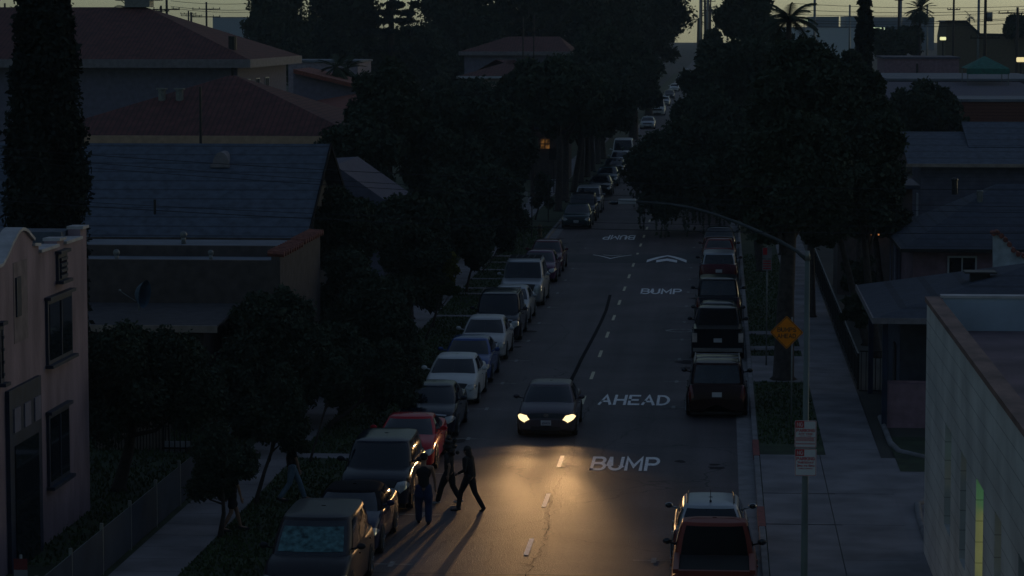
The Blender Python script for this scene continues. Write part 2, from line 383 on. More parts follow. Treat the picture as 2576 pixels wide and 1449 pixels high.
# tar strip, manhole ring, asphalt patch
tp = [(1535, 742), (1525, 780), (1513, 808), (1497, 840), (1480, 872), (1462, 905), (1448, 935), (1440, 950), (1425, 990)]
mb = MB(); L_ = [gp(*p) for p in tp]
for a, b in zip(L_, L_[1:]): mb.poly([(a.x-.07, a.y, .006), (a.x+.07, a.y, .006), (b.x+.07, b.y, .006), (b.x-.07, b.y, .006)])
tag(mb.build('tar_strip', M_tar), kind='structure')
mb = MB(); y = 57.0; x = .22; pw = .006
while y < 92:
    y2 = y+random.uniform(.1, .35); x2 = .22+.10*math.sin(y*.5)+random.uniform(-.07, .07); w2 = random.uniform(.003, .009)
    mb.poly([(x-pw, y, .0065), (x+pw, y, .0065), (x2+w2, y2, .0065), (x2-w2, y2, .0065)])
    if random.random() < .25: mb.poly([(x, y, .0055), (x+random.uniform(-.4, .4), y+.25, .0055), (x+.02, y+.03, .0055)])
    x, y, pw = x2, y2, w2
tag(mb.build('road_crack', M_tar), kind='structure')
mb = MB(); x = -4.9
while x < 3.5: x2 = x+random.uniform(.3, .8); mb.poly([(x, 62.4+.04*math.sin(x*3), .0065), (x2, 62.4+.04*math.sin(x2*3), .0065), (x2, 62.425+.04*math.sin(x2*3), .0065), (x, 62.425+.04*math.sin(x*3), .0065)]); x = x2
tag(mb.build('road_crack', M_tar), kind='structure')
for i in range(46):
    sd = random.choice((-1, 1)); x = sd*random.uniform(3.2, 4.8) if abs(sd) == 1 else sd*random.uniform(3, 8); y = random.uniform(56, 170); rr_ = random.uniform(.08, .38); N = 14
    mb = MB(); ph = random.uniform(0, 6)
    mb.poly([(x+rr_*(1+.35*math.sin(3*a+ph)+.2*math.sin(5*a))*math.cos(a), y+rr_*1.5*(1+.3*math.sin(2*a+ph))*math.sin(a), .0045) for a in [2*math.pi*k/N for k in range(N)]])
    tag(mb.build('oil_stain', mat('oil_stained_asphalt', (.040, .033, .034), .9, spec=.15, var=.5, scale=6)), kind='structure')
mc = gp(1712, 832); mb = MB()
for k in range(32):
    a, b = 2*math.pi*k/32, 2*math.pi*(k+1)/32
    mb.poly([(mc.x+.62*math.cos(a), mc.y+.62*math.sin(a), .007), (mc.x+.62*math.cos(b), mc.y+.62*math.sin(b), .007), (mc.x+.42*math.cos(b), mc.y+.42*math.sin(b), .007), (mc.x+.42*math.cos(a), mc.y+.42*math.sin(a), .007)])
tag(mb.build('manhole_ring', M_faint), kind='structure')
0 and mark('asphalt_patch', [(2.2, 69.5), (5.05, 69.5), (5.05, 76.4), (2.2, 76.4)], mat('patch_asphalt', (.052, .050, .054), .6, var=.25, scale=1), .004)

# ------------------------------------------------------------------ grass tufts (uncountable)
def tufts(name, x0, x1, y0, y1, n, z=.12, h=.07):
    x = rng.uniform(x0, x1, n); y = y0*(y1/y0)**rng.uniform(0, 1, n); a = rng.uniform(0, math.pi, n); w = rng.uniform(.02, .05, n); hh = rng.uniform(.5, 1.3, n)*h
    keep = np.ones(n, bool)
    for (sd, ya, yb) in BARE:
        if sd*x0 > 0 and abs(x0) < 8 : keep &= ~((y > ya-.05) & (y < yb+.05))
    x, y, a, w, hh = x[keep], y[keep], a[keep], w[keep], hh[keep]; n = len(x)
    dx, dy = np.cos(a)*w, np.sin(a)*w; lx = rng.normal(0, .03, n); ly = rng.normal(0, .03, n)
    v = np.stack([np.stack([x-dx, y-dy, np.full(n, z-.01)], 1), np.stack([x+dx, y+dy, np.full(n, z-.01)], 1),
                  np.stack([x+dx*.3+lx, y+dy*.3+ly, z+hh], 1), np.stack([x-dx*.3+lx, y-dy*.3+ly, z+hh], 1)], 1).reshape(-1, 3)
    o = link(name, fastmesh(name, v, np.arange(n*4).reshape(-1, 4)), M_blade); tag(o, 'short dark lawn grass beside the pavement', 'grass', kind='stuff'); return o
tufts('lawn_grass', -SWI+.02, -KX-.2, 55, 170, 16000); tufts('lawn_grass', KX+.2, SWI-.05, 82, 150, 7000)
tufts('lawn_grass', -16, -SWO-.3, 62, 110, 14000, .10, .09)

# ------------------------------------------------------------------ trees
def leaf_cloud(clumps, n, size, core=.25, flat=1.0, droop=0.0):
    """clumps: list (x,y,z,r); n leaves of the given size spread over them"""
    cl = np.array(clumps); wts = cl[:, 3]**2; wts /= wts.sum()
    idx = rng.choice(len(cl), n, p=wts); d = rng.normal(0, 1, (n, 3)); d /= np.linalg.norm(d, axis=1)[:, None]
    rr = rng.uniform(0, 1, n)**.45; p = cl[idx, :3] + d*(rr*cl[idx, 3])[:, None]*np.array([1, 1, flat])
    p += rng.normal(0, .12, (n, 3))*cl[idx, 3][:, None]
    sz = size*rng.uniform(.5, 1.4, n); big = rng.uniform(0, 1, n) < core*(rr < .6); sz[big] *= 2.6
    a = rng.normal(0, 1, (n, 3)); a[:, 2] -= droop*2; a /= np.linalg.norm(a, axis=1)[:, None]
    b = np.cross(a, rng.normal(0, 1, (n, 3))); b /= np.linalg.norm(b, axis=1)[:, None]
    a *= sz[:, None]*.75; b *= sz[:, None]*.42
    v = np.stack([p-a, p-b*1.0, p+a, p+b*1.0], 1).reshape(-1, 3)
    return v, np.arange(n*4).reshape(-1, 4)
def crown_clumps(c, rx, ry, rz, k, rr=(.2, .38), low=-.8):
    out = []
    while len(out) < k:
        d = Vector((random.gauss(0, 1), random.gauss(0, 1), random.gauss(0, 1))).normalized()
        if d.z < low: continue
        t = random.uniform(.35, .92); rm = (rx*ry*rz)**(1/3)*random.uniform(*rr)
        out.append((c[0]+d.x*rx*t, c[1]+d.y*ry*t, c[2]+d.z*rz*t, rm))
    out.append((c[0], c[1], c[2], min(rx, ry, rz)*.6))
    return out
def tree(X0, X1, Z0, Z1, Y, label, cat='tree', name='leafy_tree', lm=0, n=9000, leaf=.2, trunk_r=.16, group=None, base=None, k=26, ry=None, fork=True, trunk=True, lean=0, clumps=None, zr=0.1, flat=1.0, droop=0.0):
    cx, cz = (X0+X1)/2, (Z0+Z1)/2; rx, rz = (X1-X0)/2*1.08, (Z1-Z0)/2*1.08; ry = ry or rx; k = int(k*1.4); n = int(n*1.7); leaf *= .85
    bx = cx if base is None else base
    t = empty(name, (bx, Y, zr), label, cat, group)
    cl = clumps or crown_clumps((cx-bx, 0, cz-zr), rx*.9, ry*.9, rz*.9, k)
    v, q = leaf_cloud(cl, n, leaf, flat=flat, droop=droop)
    link('crown', fastmesh('crown', v, q), M_leafs[lm], t)
    if trunk:
        mb = MB(); zt = max(cz-zr-rz*.35, .6); top = Vector(((cx-bx)*.7, 0, zt))
        mb.tube([(0, 0, 0), (0+lean*.1, 0, .15), top*.5+Vector((random.uniform(-.06, .06), 0, 0)), top], [trunk_r*1.6, trunk_r*1.1, trunk_r*.85, trunk_r*.65], 8)
        if fork:
            for c in random.sample(cl[:-1], min(6, len(cl)-1)):
                a = top*random.uniform(.62, .98); e = Vector(c[:3]); m_ = a.lerp(e, .5)+Vector((0, 0, -.12*(e-a).length))
                mb.tube([a, m_, e], [trunk_r*.5, trunk_r*.3, trunk_r*.1], 6)
        mb.build('trunk', M_bark, t, smooth=True)
    return t
def tb(u0, v0, u1, v1, Y, label, **k):
    a = yp(u0, v0, Y); b = yp(u1, v1, Y); return tree(a.x, b.x, max(b.z, .5), a.z, Y, label, **k)

g1 = 'street trees and garden trees on the left'
tb(165, 815, 545, 1125, 72.5, 'dark round crowned tree in the yard beside the pink stucco building', n=30000, leaf=.10, base=yp(300, 1200, 72.5).x, trunk_r=.17, k=40)
tb(478, 1050, 645, 1322, 66, 'small round tree on the parkway nearest to the camera on the left', n=13000, leaf=.075, trunk_r=.06, base=-7.5, k=20)
tb(640, 930, 795, 1178, 70.6, 'small dark tree on the left parkway beside the person in light jeans', n=12000, leaf=.08, trunk_r=.055, base=-7.4, k=20)
tb(790, 872, 905, 1045, 77.5, 'thin trunked sapling on the left parkway beside the black crossover', n=5000, leaf=.09, trunk_r=.035, base=-7.0, k=12)
tb(900, 850, 1065, 1075, 84, 'dense small tree on the left parkway beside the red coupe', n=14000, leaf=.09, trunk_r=.07, base=-7.4, k=22)
tb(545, 705, 790, 1010, 86, 'dark garden tree in front of the flat roofed stucco house', n=18000, leaf=.12, k=26)
tb(480, 890, 640, 1090, 79.5, 'dark shrub by the garden wall behind the yard tree', name='garden_shrub', cat='shrub', n=9000, leaf=.12, k=16, trunk_r=.05)
tb(770, 640, 1060, 960, 98, 'broad bushy tree overhanging the left pavement halfway up the parked row', n=22000, leaf=.14, base=-10.5)
tb(770, 478, 960, 720, 106, 'dark tree at the corner of the blue shingle roof', n=15000, leaf=.15)
tb(930, 470, 1130, 720, 116, 'garden tree behind the lower grey gable on the left', n=17000, leaf=.15)
tb(1078, 612, 1158, 745, 113, 'small olive leaved street tree with a yellowish crown', lm=2, n=3500, leaf=.11, trunk_r=.05, base=-7.2, k=14)
tb(1088, 712, 1165, 752, 108.5, 'low sparse sapling with two stakes on the left parkway', lm=1, n=900, leaf=.1, trunk_r=.04, base=-7.0, k=8)
tb(1150, 560, 1250, 700, 128, 'small tree on the left parkway beside the large silver sport utility', n=7000, leaf=.13, trunk_r=.06, base=-7.2, k=16)
tb(1240, 590, 1300, 640, 138, 'low sparse young tree at the top of the striped parkway', n=1500, leaf=.1, trunk_r=.03, base=-7.3, k=8)
tb(1085, 380, 1320, 640, 136, 'dark garden tree behind the roadside sign on the left', n=20000, leaf=.18, base=-11.5)
tb(879, 141, 1080, 430, 150, 'tall dark tree right of the red tiled church roof', n=20000, leaf=.22)
tb(1060, 205, 1265, 480, 160, 'tall tree behind the left gardens below the small red tiled house', n=20000, leaf=.22)
tb(1180, 250, 1350, 560, 170, 'broad dark tree filling the left side behind the hydrant', n=26000, leaf=.22, base=-12)
tb(1330, 420, 1400, 545, 176, 'slim young street tree behind the hydrant', n=2500, leaf=.16, base=-7.2, trunk_r=.05, k=10)
k_ = 0
for (u, v, ut, vt, Y) in ((1404, 536, 1415, 330, 182.5), (1422, 509, 1432, 320, 193), (1443, 487, 1482, 345, 203), (1460, 464, 1490, 340, 215), (1478, 449, 1496, 330, 223), (1491, 434, 1506, 320, 232), (1505, 416, 1512, 300, 244), (1518, 403, 1528, 290, 253)):
    b = gp(u, v); tpt = yp(ut, vt, b.y); r = 3.4
    words = ('forked street tree nearest the dark green sedan', 'upright street tree second along the far left pavement', 'strongly leaning street tree on the far left pavement', 'leaning street tree just behind the strongly leaning one', 'slim street tree behind the two leaning ones', 'thick trunked street tree beside the dark parked saloon far up the left', 'street tree seventh along the far left pavement', 'street tree beside the white van far up the left')
    tree(tpt.x-r, tpt.x+r*(.9 if k_ < 3 else .6), tpt.z-.8, tpt.z+4.6, b.y, words[k_], n=9000, leaf=.26, trunk_r=.24, base=b.x, group='street trees along the far left pavement', ry=3.6); k_ += 1
far = [(606, -60, 790, 260, 330, 'tall dense tree with a straight dark edge beside the left patch of sky'), (730, -90, 955, 300, 342, 'tall dark tree behind the church roof ridge'),
       (1030, -110, 1280, 300, 362, 'tall broad tree right of the gap with sky streaks'), (1200, -100, 1470, 290, 372, 'tall dark tree above the small red tiled house'),
       (1380, -100, 1640, 300, 366, 'tall dark tree above the left pavement trees'), (1530, -90, 1736, 190, 380, 'tall tree left of the bright gap at the end of the street'),
       (1520, 95, 1668, 300, 300, 'mid green street tree far up the left side'), (790, 100, 1010, 150, 390, 'dark bushy tree beyond the church eave'), (930, 62, 1160, 250, 350, 'dark low tree below the sky streaks')]
for (a, b, c, d, Y, lb) in far: tb(a, b, c, d, Y, lb, n=17000, leaf=.42, trunk_r=.5, group='tall trees on the left skyline', k=54, fork=False)
for (a, b, c, d, Y, lb, kw) in (
    (560, 780, 830, 1075, 83, 'wide dark hedge like tree in front of the brown stepped house', dict(n=26000, leaf=.11, k=40, base=-10.6)),
    (690, 820, 960, 1080, 86, 'dark leafy tree at the back of the left pavement beside the red coupe', dict(n=24000, leaf=.11, k=36, base=-9.9)),
    (800, 700, 1070, 990, 93, 'dense dark tree beside the left pavement opposite the white sedan', dict(n=26000, leaf=.12, k=40, base=-9.8)),
    (540, 1000, 700, 1180, 79, 'dark shrub mass at the end of the chain link fence', dict(n=14000, leaf=.1, k=26, base=-10.8, trunk_r=.05)),
    (945, 560, 1130, 800, 112, 'dark tree behind the yellowish street tree', dict(n=20000, leaf=.14, k=34, base=-10.2)),
    (1020, 470, 1230, 700, 126, 'dark garden tree behind the striped parkway', dict(n=22000, leaf=.16, k=36, base=-10.2)),
    (1130, 430, 1330, 640, 146, 'dark garden tree left of the roadside sign', dict(n=22000, leaf=.18, k=36, base=-10.6)),
    (980, 300, 1260, 560, 152, 'large dark tree in the middle of the left tree mass', dict(n=26000, leaf=.22, k=40, fork=False)),
    (800, 300, 1000, 520, 140, 'dark tree at the right end of the beige fascia', dict(n=18000, leaf=.2, k=30, fork=False)),
    (1230, 130, 1450, 345, 200, 'tall street side tree right of the small red tiled house', dict(n=24000, leaf=.28, k=40, fork=False)),
    (1040, 200, 1300, 420, 220, 'dark tree below the small red tiled house', dict(n=20000, leaf=.28, k=34, fork=False)),
    (1400, 90, 1612, 360, 262, 'tall tree overhanging the far end of the leaning street trees', dict(n=24000, leaf=.32, k=44, fork=False)),
    (1200, 480, 1330, 620, 156, 'dark low tree behind the hydrant pavement', dict(n=9000, leaf=.18, k=20, base=-9.9)),
    ): tb(a, b, c, d, Y, lb, **kw)
# layered conifer showing streaks of sky
t = empty('layered_conifer', (yp(985, 200, 340).x, 340, 0), 'layered conifer with streaks of sky between its flat branches', 'tree')
cl = []
for z, w in ((20.5, 2.6), (18.6, 2.9), (17.3, 3.2), (16.0, 3.2), (14.9, 3.4), (13.9, 3.6), (12.9, 4.0), (11.4, 4.5), (9.5, 5.2)):
    for q in range(9): a = random.uniform(0, 6.28); rr = random.uniform(.2, 1)*w; cl.append((math.cos(a)*rr, math.sin(a)*rr, z+random.uniform(-.12, .12), .85))
v, q = leaf_cloud(cl, 9000, .3, flat=.22); link('crown', fastmesh('crown', v, q), M_leafs[3], t)
MB().tube([(0, 0, 0), (0, 0, 12), (0, 0, 22)], [.5, .35, .08], 8).build('trunk', M_bark, t, smooth=True)
# right hand canopy
rt = [(1862, 290, 2130, 640, 97, 'large street tree with a flared trunk behind the orange sign', dict(base=6.75, trunk_r=.34, n=34000, leaf=.15, k=46)),
      (2010, 250, 2285, 620, 104, 'broad dark tree in the front garden right of the flared trunk', dict(n=30000, leaf=.17, k=40, base=10.4)),
      (1890, 120, 2180, 420, 118, 'tall dark tree rising behind the orange sign tree', dict(n=30000, leaf=.18, k=40, base=8.4)),
      (2090, 150, 2240, 360, 126, 'tree with a ragged right edge against the pink building', dict(n=17000, leaf=.19, k=30)),
      (1765, 330, 2010, 590, 140, 'dark street tree overhanging the parked cars on the right', dict(n=24000, leaf=.2, base=6.6, trunk_r=.25)),
      (1572, 300, 1880, 560, 168, 'pepper tree drooping over the right half of the road', dict(n=30000, leaf=.22, base=6.8, trunk_r=.3, k=46)),
      (1660, 200, 1880, 430, 200, 'large tree arching over the road behind the drooping pepper tree', dict(n=24000, leaf=.26, base=6.8, k=36)),
      (1712, 110, 1900, 290, 245, 'dark tree on the right side of the far street', dict(n=20000, leaf=.3, base=6.9, k=34)),
      (1800, 60, 2020, 300, 210, 'broad crown above the right hand canopy', dict(n=22000, leaf=.26, k=36)),
      (1800, -80, 1950, 140, 300, 'tall thick dark tree right of the bright gap', dict(n=16000, leaf=.36, k=36)),
      (1758, 72, 1830, 190, 330, 'smaller tree at the right edge of the bright gap', dict(n=8000, leaf=.36, k=24)),
      (2225, 212, 2435, 400, 178, 'round bush like tree in front of the dark purple roof', dict(n=15000, leaf=.22, k=26)),
      (2190, 60, 2330, 160, 380, 'dark tree below the fan palm on the right', dict(n=9000, leaf=.4, k=24)),
      (1830, 200, 2110, 500, 150, 'broad dark tree filling the middle of the right canopy', dict(n=28000, leaf=.22, k=44, fork=False)),
      (1960, 110, 2200, 380, 165, 'tall tree at the top of the right canopy under the warehouse', dict(n=24000, leaf=.24, k=40, fork=False)),
      (1690, 260, 1960, 520, 182, 'dark tree deep inside the right canopy above the road', dict(n=24000, leaf=.26, k=40, base=6.9, fork=False)),
      (2080, 380, 2290, 640, 118, 'dark garden tree left of the rose walled house', dict(n=24000, leaf=.17, k=36, base=11.5, fork=False)),
      (1980, 420, 2180, 660, 108, 'low hanging tree beside the black railing', dict(n=20000, leaf=.15, k=34, base=10.2, fork=False)),
      (2520, 40, 2600, 110, 420, 'dark tree at the right edge of the skyline', dict(n=7000, leaf=.45, k=18))]
for (a, b, c, d, Y, lb, kw) in rt: tb(a, b, c, d, Y, lb, **kw)
# drooping strands of the pepper tree, a part of it
pt = [o for o in C.objects if o.get('label', '').startswith('pepper tree')][0]
cl = []
for i in range(64):
    u = random.uniform(1592, 1870); Y = random.uniform(162, 172); v1 = random.choice((530, 545, 560, 575, 598))+random.uniform(-8, 8)
    a = yp(u, 490, Y); b = yp(u, v1, Y); z = a.z
    while z > b.z: cl.append((a.x-pt.location.x+.05*math.sin(z*3+i), Y-168, z-pt.location.z, .05+.05*random.random())); z -= .10
v, q = leaf_cloud(cl, 9000, .06, droop=1.0); link('drooping_branches', fastmesh('drooping_branches', v, q), M_leafs[0], pt)
# hedge and bushes on the right behind the railing
tb(2112, 640, 2215, 760, 112, 'clipped dark bush behind the black railing', name='garden_shrub', cat='shrub', n=9000, leaf=.12, trunk=False, k=16)
tb(2115, 740, 2190, 830, 100, 'low bush in the small garden behind the railing gate', name='garden_shrub', cat='shrub', n=6000, leaf=.11, trunk=False, k=12)

def cypress(u, v0, vb, w0, w1, vw, Y, label, n=26000, leaf=.12):
    """column: top at v0 (width w0), widest w1 at vw"""
    b = yp(u, vb, Y); z0 = .1; top = yp(u, v0, Y).z; zw = yp(u, vw, Y).z; s = Y/FW
    t = empty('cypress_tree', (b.x, Y, .1), label, 'tree'); cl = []
    z = .9
    while z < top:
        if z < zw: r = w1*s/2*(.72+.28*(z/zw))
        else:
            q = (z-zw)/(top-zw); r = (w1*(1-q)+w0*q)*s/2
            if q > .85: r *= (1-(q-.85)/.15*.8)
        for i in range(7): a = random.uniform(0, 6.28); cl.append((math.cos(a)*r*.66, math.sin(a)*r*.66, z+random.uniform(-.2, .2), max(.12, r*.42)))
        z += .35
    v, q = leaf_cloud(cl, n, leaf, flat=1.5); link('crown', fastmesh('crown', v, q), M_leafs[3], t)
    MB().tube([(0, 0, 0), (0, 0, top*.5), (0, 0, top*.9)], [.22, .14, .04], 8).build('trunk', M_bark, t, smooth=True)
    return t
cypress(120, -180, 600, 112, 215, 450, 76, 'tall thick cypress behind the pink stucco building', n=60000)
cypress(2173, -40, 180, 20, 46, 110, 200, 'slim dark cypress on the right skyline', n=12000, leaf=.2)

def palm(u, vtop, Y, r, label, fan=True, n=26, tr=.2, group=None):
    p = yp(u, vtop, Y); t = empty('palm_tree', (p.x, Y, 0), label, 'palm tree', group)
    MB().tube([(0, 0, 0), (random.uniform(-.2, .2), 0, p.z*.5), (0, 0, p.z)], [tr*1.4, tr, tr*.85], 8).build('trunk', M_bark, t, smooth=True)
    mb = MB()
    for i in range(n):
        a = 2*math.pi*i/n+random.uniform(-.15, .15); el = random.uniform(-1.0, 1.2) if fan else random.uniform(-.1, 1.25); rr = r*random.uniform(.8, 1.05)
        P = []; 
        for s_ in range(7):
            q = s_/6; e = el-(1.1 if not fan else .5)*q; P.append((P[-1] if P else Vector((0, 0, p.z)))+Vector((math.cos(a)*math.cos(e), math.sin(a)*math.cos(e), math.sin(e)))*rr/6 if P else Vector((0, 0, p.z)))
        mb.tube(P, [.04*r/2]*7, 4)
        side = Vector((-math.sin(a), math.cos(a), 0))
        rng_ = range(3, 7) if fan else range(1, 7)
        for s_ in rng_:
            for kk in range(5 if fan else 4):
                base = P[s_-1].lerp(P[s_], kk/4.0 if fan else kk/4); d = (P[s_]-P[s_-1]).normalized()
                for sg in (-1, 1):
                    L = rr*(.30 if fan else .26*(1.1-abs(s_/6-.5))); tip = base+(d*.5+side*sg*.8+Vector((0, 0, -.35 if not fan else -.1)))*L
                    w = d*.03*r/1.5
                    mb.poly([base-w, base+w, tip])
    mb.build('fronds', M_leafs[0], t)
    return t
palm(2315, 22, 380, 2.3, 'fan palm with a dark round head on the right skyline', n=46)
palm(1985, 50, 178, 2.5, 'feather palm with arching fronds above the right canopy', fan=False, n=20)
palm(2300, 40, 520, 1.8, 'smaller palm behind the dark fan palm', n=20)
for i, (u, v, Y) in enumerate(((1757, 48, 700), (1765, -60, 640), (1773, -40, 690), (1782, -70, 720), (1787, 20, 800))):
    palm(u, v, Y, 2.6, ('short palm in the bright gap at the end of the street', 'tall bare palm trunk at the left of the far group', 'tall bare palm trunk second in the far group', 'tall bare palm trunk third in the far group', 'hazy palm at the right of the far group')[i], n=18, tr=.32, group='palms at the end of the street')
palm(322, 20, 420, 2.2, 'palm head just above the church roof ridge', n=20)
palm(845, 168, 175, 1.3, 'small palm with a pale trunk beyond the church roof', n=30, tr=.2)
palm(872, 172, 182, 1.3, 'small dark palm beside the pale trunked one', n=30, tr=.2)
palm(2440, 42, 1100, 3, 'tiny hazy palm far off on the right skyline', n=14)
palm(830, 58, 1000, 2.2, 'tiny hazy palm far off beside the blue grey factory', n=14)

# ------------------------------------------------------------------ buildings
M_pink = mat('pink_stucco', (.25, .185, .215), .9, var=.3, scale=1.3, bump=.5, bscale=10, stretch=(1, 1, .35))
M_blue = mat('blue_trim', (.014, .024, .050), .7, var=.3)
M_cop = mat('pale_coping', (.45, .44, .45), .8, var=.2)
M_shing = banded('blue_grey_shingles', (.075, .095, .13), .85, .30, 'Z', .6, width=.16, scale=3, var=.3)
M_tile = banded('red_roof_tiles', (.105, .030, .025), .85, .30, 'X', .6, width=.3, var=.35, scale=1.5)
M_tile2 = mat('red_tile_plain', (.22, .075, .055), .85, var=.35, scale=8, bump=.5)
M_dim = mat('weathered_trim', (.22, .20, .21), .8, var=.2)
M_grey = mat('lilac_grey_stucco', (.17, .16, .21), .9, var=.15)
M_beige = mat('beige_stucco', (.34, .27, .22), .9, var=.2)
M_brown = mat('brown_stucco', (.095, .075, .068), .9, var=.25)
M_rpink = mat('rose_stucco', (.27, .17, .20), .9, var=.2, bump=.3)
M_mem = mat('roof_membrane', (.17, .19, .22), .85, var=.2, scale=1)
M_dkroof = banded('dark_shingles', (.055, .065, .09), .9, .25, 'Z', .7, width=.2, scale=3)
M_purple = mat('dusty_purple_roof', (.10, .095, .13), .9, var=.15)

def hip_roof(X0, X1, Y0, Y1, ze, zr, inset, m, parent, name='roof', over=.0, thick=.18, fascia=None):
    """hip roof; the ridge runs along X with ends set in by inset=(left, right)"""
    ym = (Y0+Y1)/2; a, b, c, d = (X0, Y0, ze), (X1, Y0, ze), (X1, Y1, ze), (X0, Y1, ze)
    r0, r1 = (X0+inset[0], ym, zr), (X1-inset[1], ym, zr)
    mb = MB(); mb.poly([a, b, r1, r0]); mb.poly([b, c, r1]); mb.poly([c, d, r0, r1]); mb.poly([d, a, r0]); mb.poly([a, d, c, b])
    o = mb.build(name, m, parent)
    f = MB(); t = .05
    f.box(X0-t, X1+t, Y0-t, Y0-.004, ze-thick, ze+.02); f.box(X1+.004, X1+t, Y0-.003, Y1, ze-thick, ze+.02); f.box(X0-t, X0-.004, Y0-.003, Y1, ze-thick, ze+.02)
    f.build('gutter', fascia or M_white, parent)
    return o
def window(parent, c, w, h, axis='Y', m=M_glass, frame=M_white, d=.06, bars=1, name='window', sgn=-1):
    """window centred at c on a wall facing -Y (axis Y) or facing +/-X (axis X, sgn)"""
    f = MB(); g = MB(); t = .07
    def bx(mb, a0, a1, z0, z1, e0, e1):
        if axis == 'Y': mb.box(c[0]+a0, c[0]+a1, c[1]-e1, c[1]-e0, c[2]+z0, c[2]+z1)
        else:
            x0, x1 = sorted((c[0]+sgn*e0, c[0]+sgn*e1)); mb.box(x0, x1, c[1]+a0, c[1]+a1, c[2]+z0, c[2]+z1)
    bx(f, -w/2, w/2, h/2-t, h/2, .003, d); bx(f, -w/2, w/2, -h/2, -h/2+t, .003, d)
    bx(f, -w/2, -w/2+t, -h/2+t, h/2-t, .003, d); bx(f, w/2-t, w/2, -h/2+t, h/2-t, .003, d)
    for i in range(bars): x = -w/2+w*(i+1)/(bars+1); bx(f, x-.025, x+.025, -h/2+t, h/2-t, .025, d-.01)
    bx(g, -w/2+t, w/2-t, -h/2+t, h/2-t, .004, .02)
    fo = f.build(name, frame, parent); g.build('pane', m, fo); return fo

# --- pink mission-style building, lower left
BX = -11.5
pts = [(-60, 700), (-30, 688), (2, 668), (14, 645), (20, 631), (26, 616), (32, 606), (40, 590), (46, 583), (52, 579), (58, 580), (65, 584), (75, 597), (82, 605), (82, 618), (97, 618), (98, 635), (143, 620), (143, 606), (160, 602), (161, 614), (202, 600), (202, 576), (217, 572)]
P = [xp(u, v, BX) for u, v in pts]; Yc = P[-1].y
t = empty('stucco_building', (BX, Yc, 0), 'pink stucco mission style building with stepped parapet and blue trim', 'building')
def loc(p, T): return (p[0]-T.location.x, p[1]-T.location.y, p[2]-T.location.z)
MB().prism([loc((BX, P[0].y, .1), t)]+[loc(p, t) for p in P]+[loc((BX, Yc, .1), t)], (-.32, 0, 0)).build('wall', M_pink, t)
mb = MB()
for a, b in zip(P, P[1:]):
    if abs(a.y-b.y) > .2: a_ = Vector(loc(a, t)); b_ = Vector(loc(b, t)); mb.bar(a_+Vector((-.14, 0, .03)), b_+Vector((-.14, 0, .03)), .42, .07)
mb.build('coping', M_cop, t)
MB().box(-9, -.33, P[0].y-Yc, 0, 0, P[-1].z-1.1).build('rear_block', M_pink, t)
MB().box(-8.9, -.36, P[0].y-Yc, -.05, P[-1].z-1.09, P[-1].z-.9).build('roof', M_mem, t)
MB().box(-8, -.36, -1.2, -.02, P[-1].z-.88, P[-1].z-.03).build('roof_parapet', mat('slate_panel', (.09, .11, .14), .8), t)
def wallwin(u0, v0, u1, v1, nm, m, proud=.05, rec=False, label=None, extra=None):
    a = xp(u0, v0, BX); b = xp(u1, v1, BX); zs = sorted((a.z, b.z)); ys = sorted((a.y, b.y))
    o = MB().box(0.003, proud, ys[0]-Yc, ys[1]-Yc, zs[0], zs[1]).build(nm, m, t); return ys, zs, o
for (u0, v0, u1, v1, bars) in ((113, 757, 177, 888, 1), (140, 640, 163, 698, 0), (116, 985+60, 170, 1190, 1), (-8, 820, 4, 960, 0)):
    ys, zs, o = wallwin(u0, v0, u1, v1, 'window', M_blue, .07)
    MB().box(.075, .085, ys[0]-Yc+.12, ys[1]-Yc-.12, zs[0]+.1, zs[1]-.1).build('pane', M_glass, o)
    f = MB(); f.box(.003, .16, ys[0]-Yc-.06, ys[1]-Yc+.06, zs[1]+.004, zs[1]+.08); f.box(.003, .2, ys[0]-Yc-.06, ys[1]-Yc+.06, zs[0]-.08, zs[0]-.004)
    if bars: ym = (ys[0]+ys[1])/2-Yc; f.box(.086, .11, ym-.03, ym+.03, zs[0]+.1, zs[1]-.1)
    else:
        for i in range(4): z = zs[0]+(zs[1]-zs[0])*(i+.7)/4.6; f.box(.086, .12, ys[0]-Yc+.12, ys[1]-Yc-.12, z-.05, z+.02)
    f.build('frame', M_blue, o)
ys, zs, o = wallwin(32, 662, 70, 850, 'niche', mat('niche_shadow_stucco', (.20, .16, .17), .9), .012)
MB().box(.014, .05, ys[0]-Yc+.15, ys[1]-Yc-.7, zs[0]+.6, zs[1]-.35).build('statue_panel', M_blue, o)
ys, zs, o = wallwin(12, 985, 100, 1390, 'portal', M_blue, .1)
for k in range(3): y = ys[0]-Yc+.35+k*.95; MB().box(.102, .13, y, y+.55, zs[1]-1.0, zs[1]-.45).build('light_panel', M_grey, o)
MB().box(.102, .125, ys[0]-Yc+.4, ys[1]-Yc-.4, zs[0], zs[1]-1.3).build('door', M_glass, o)

# --- cream block building, lower right
CXW = 9.35
cb = gp(2328, 1386); Ye = xp(2332, 765, CXW).y; zt = xp(2336, 762, CXW).z
t = empty('block_building', (CXW, Ye, 0), 'cream painted block building with narrow glass block slit windows and brown coping', 'building')
M_cream = banded('cream_block_wall', (.58, .57, .53), .75, .40, 'Z', .55, width=.05, scale=.6, var=.24, bump=.15)
slits = [((2378, 1062), (2394, 1342)), ((2417, 1123), (2432, 1422)), ((2456, 1196), (2475, 1500)), ((2503, 1266), (2520, 1600)), ((2562, 1392), (2584, 1700))]
SY = []
for (a, b) in slits:
    p, q = xp(*a, CXW), xp(b[0], a[1], CXW); SY.append((q.y, p.y, xp(a[0], a[1], CXW).z))
ztop = SY[0][2]; zbot = xp(2385, 1342, CXW).z
mb = MB(); Th = .34; segs = sorted([(a-Ye, b-Ye) for a, b, z in SY]); cur = -26
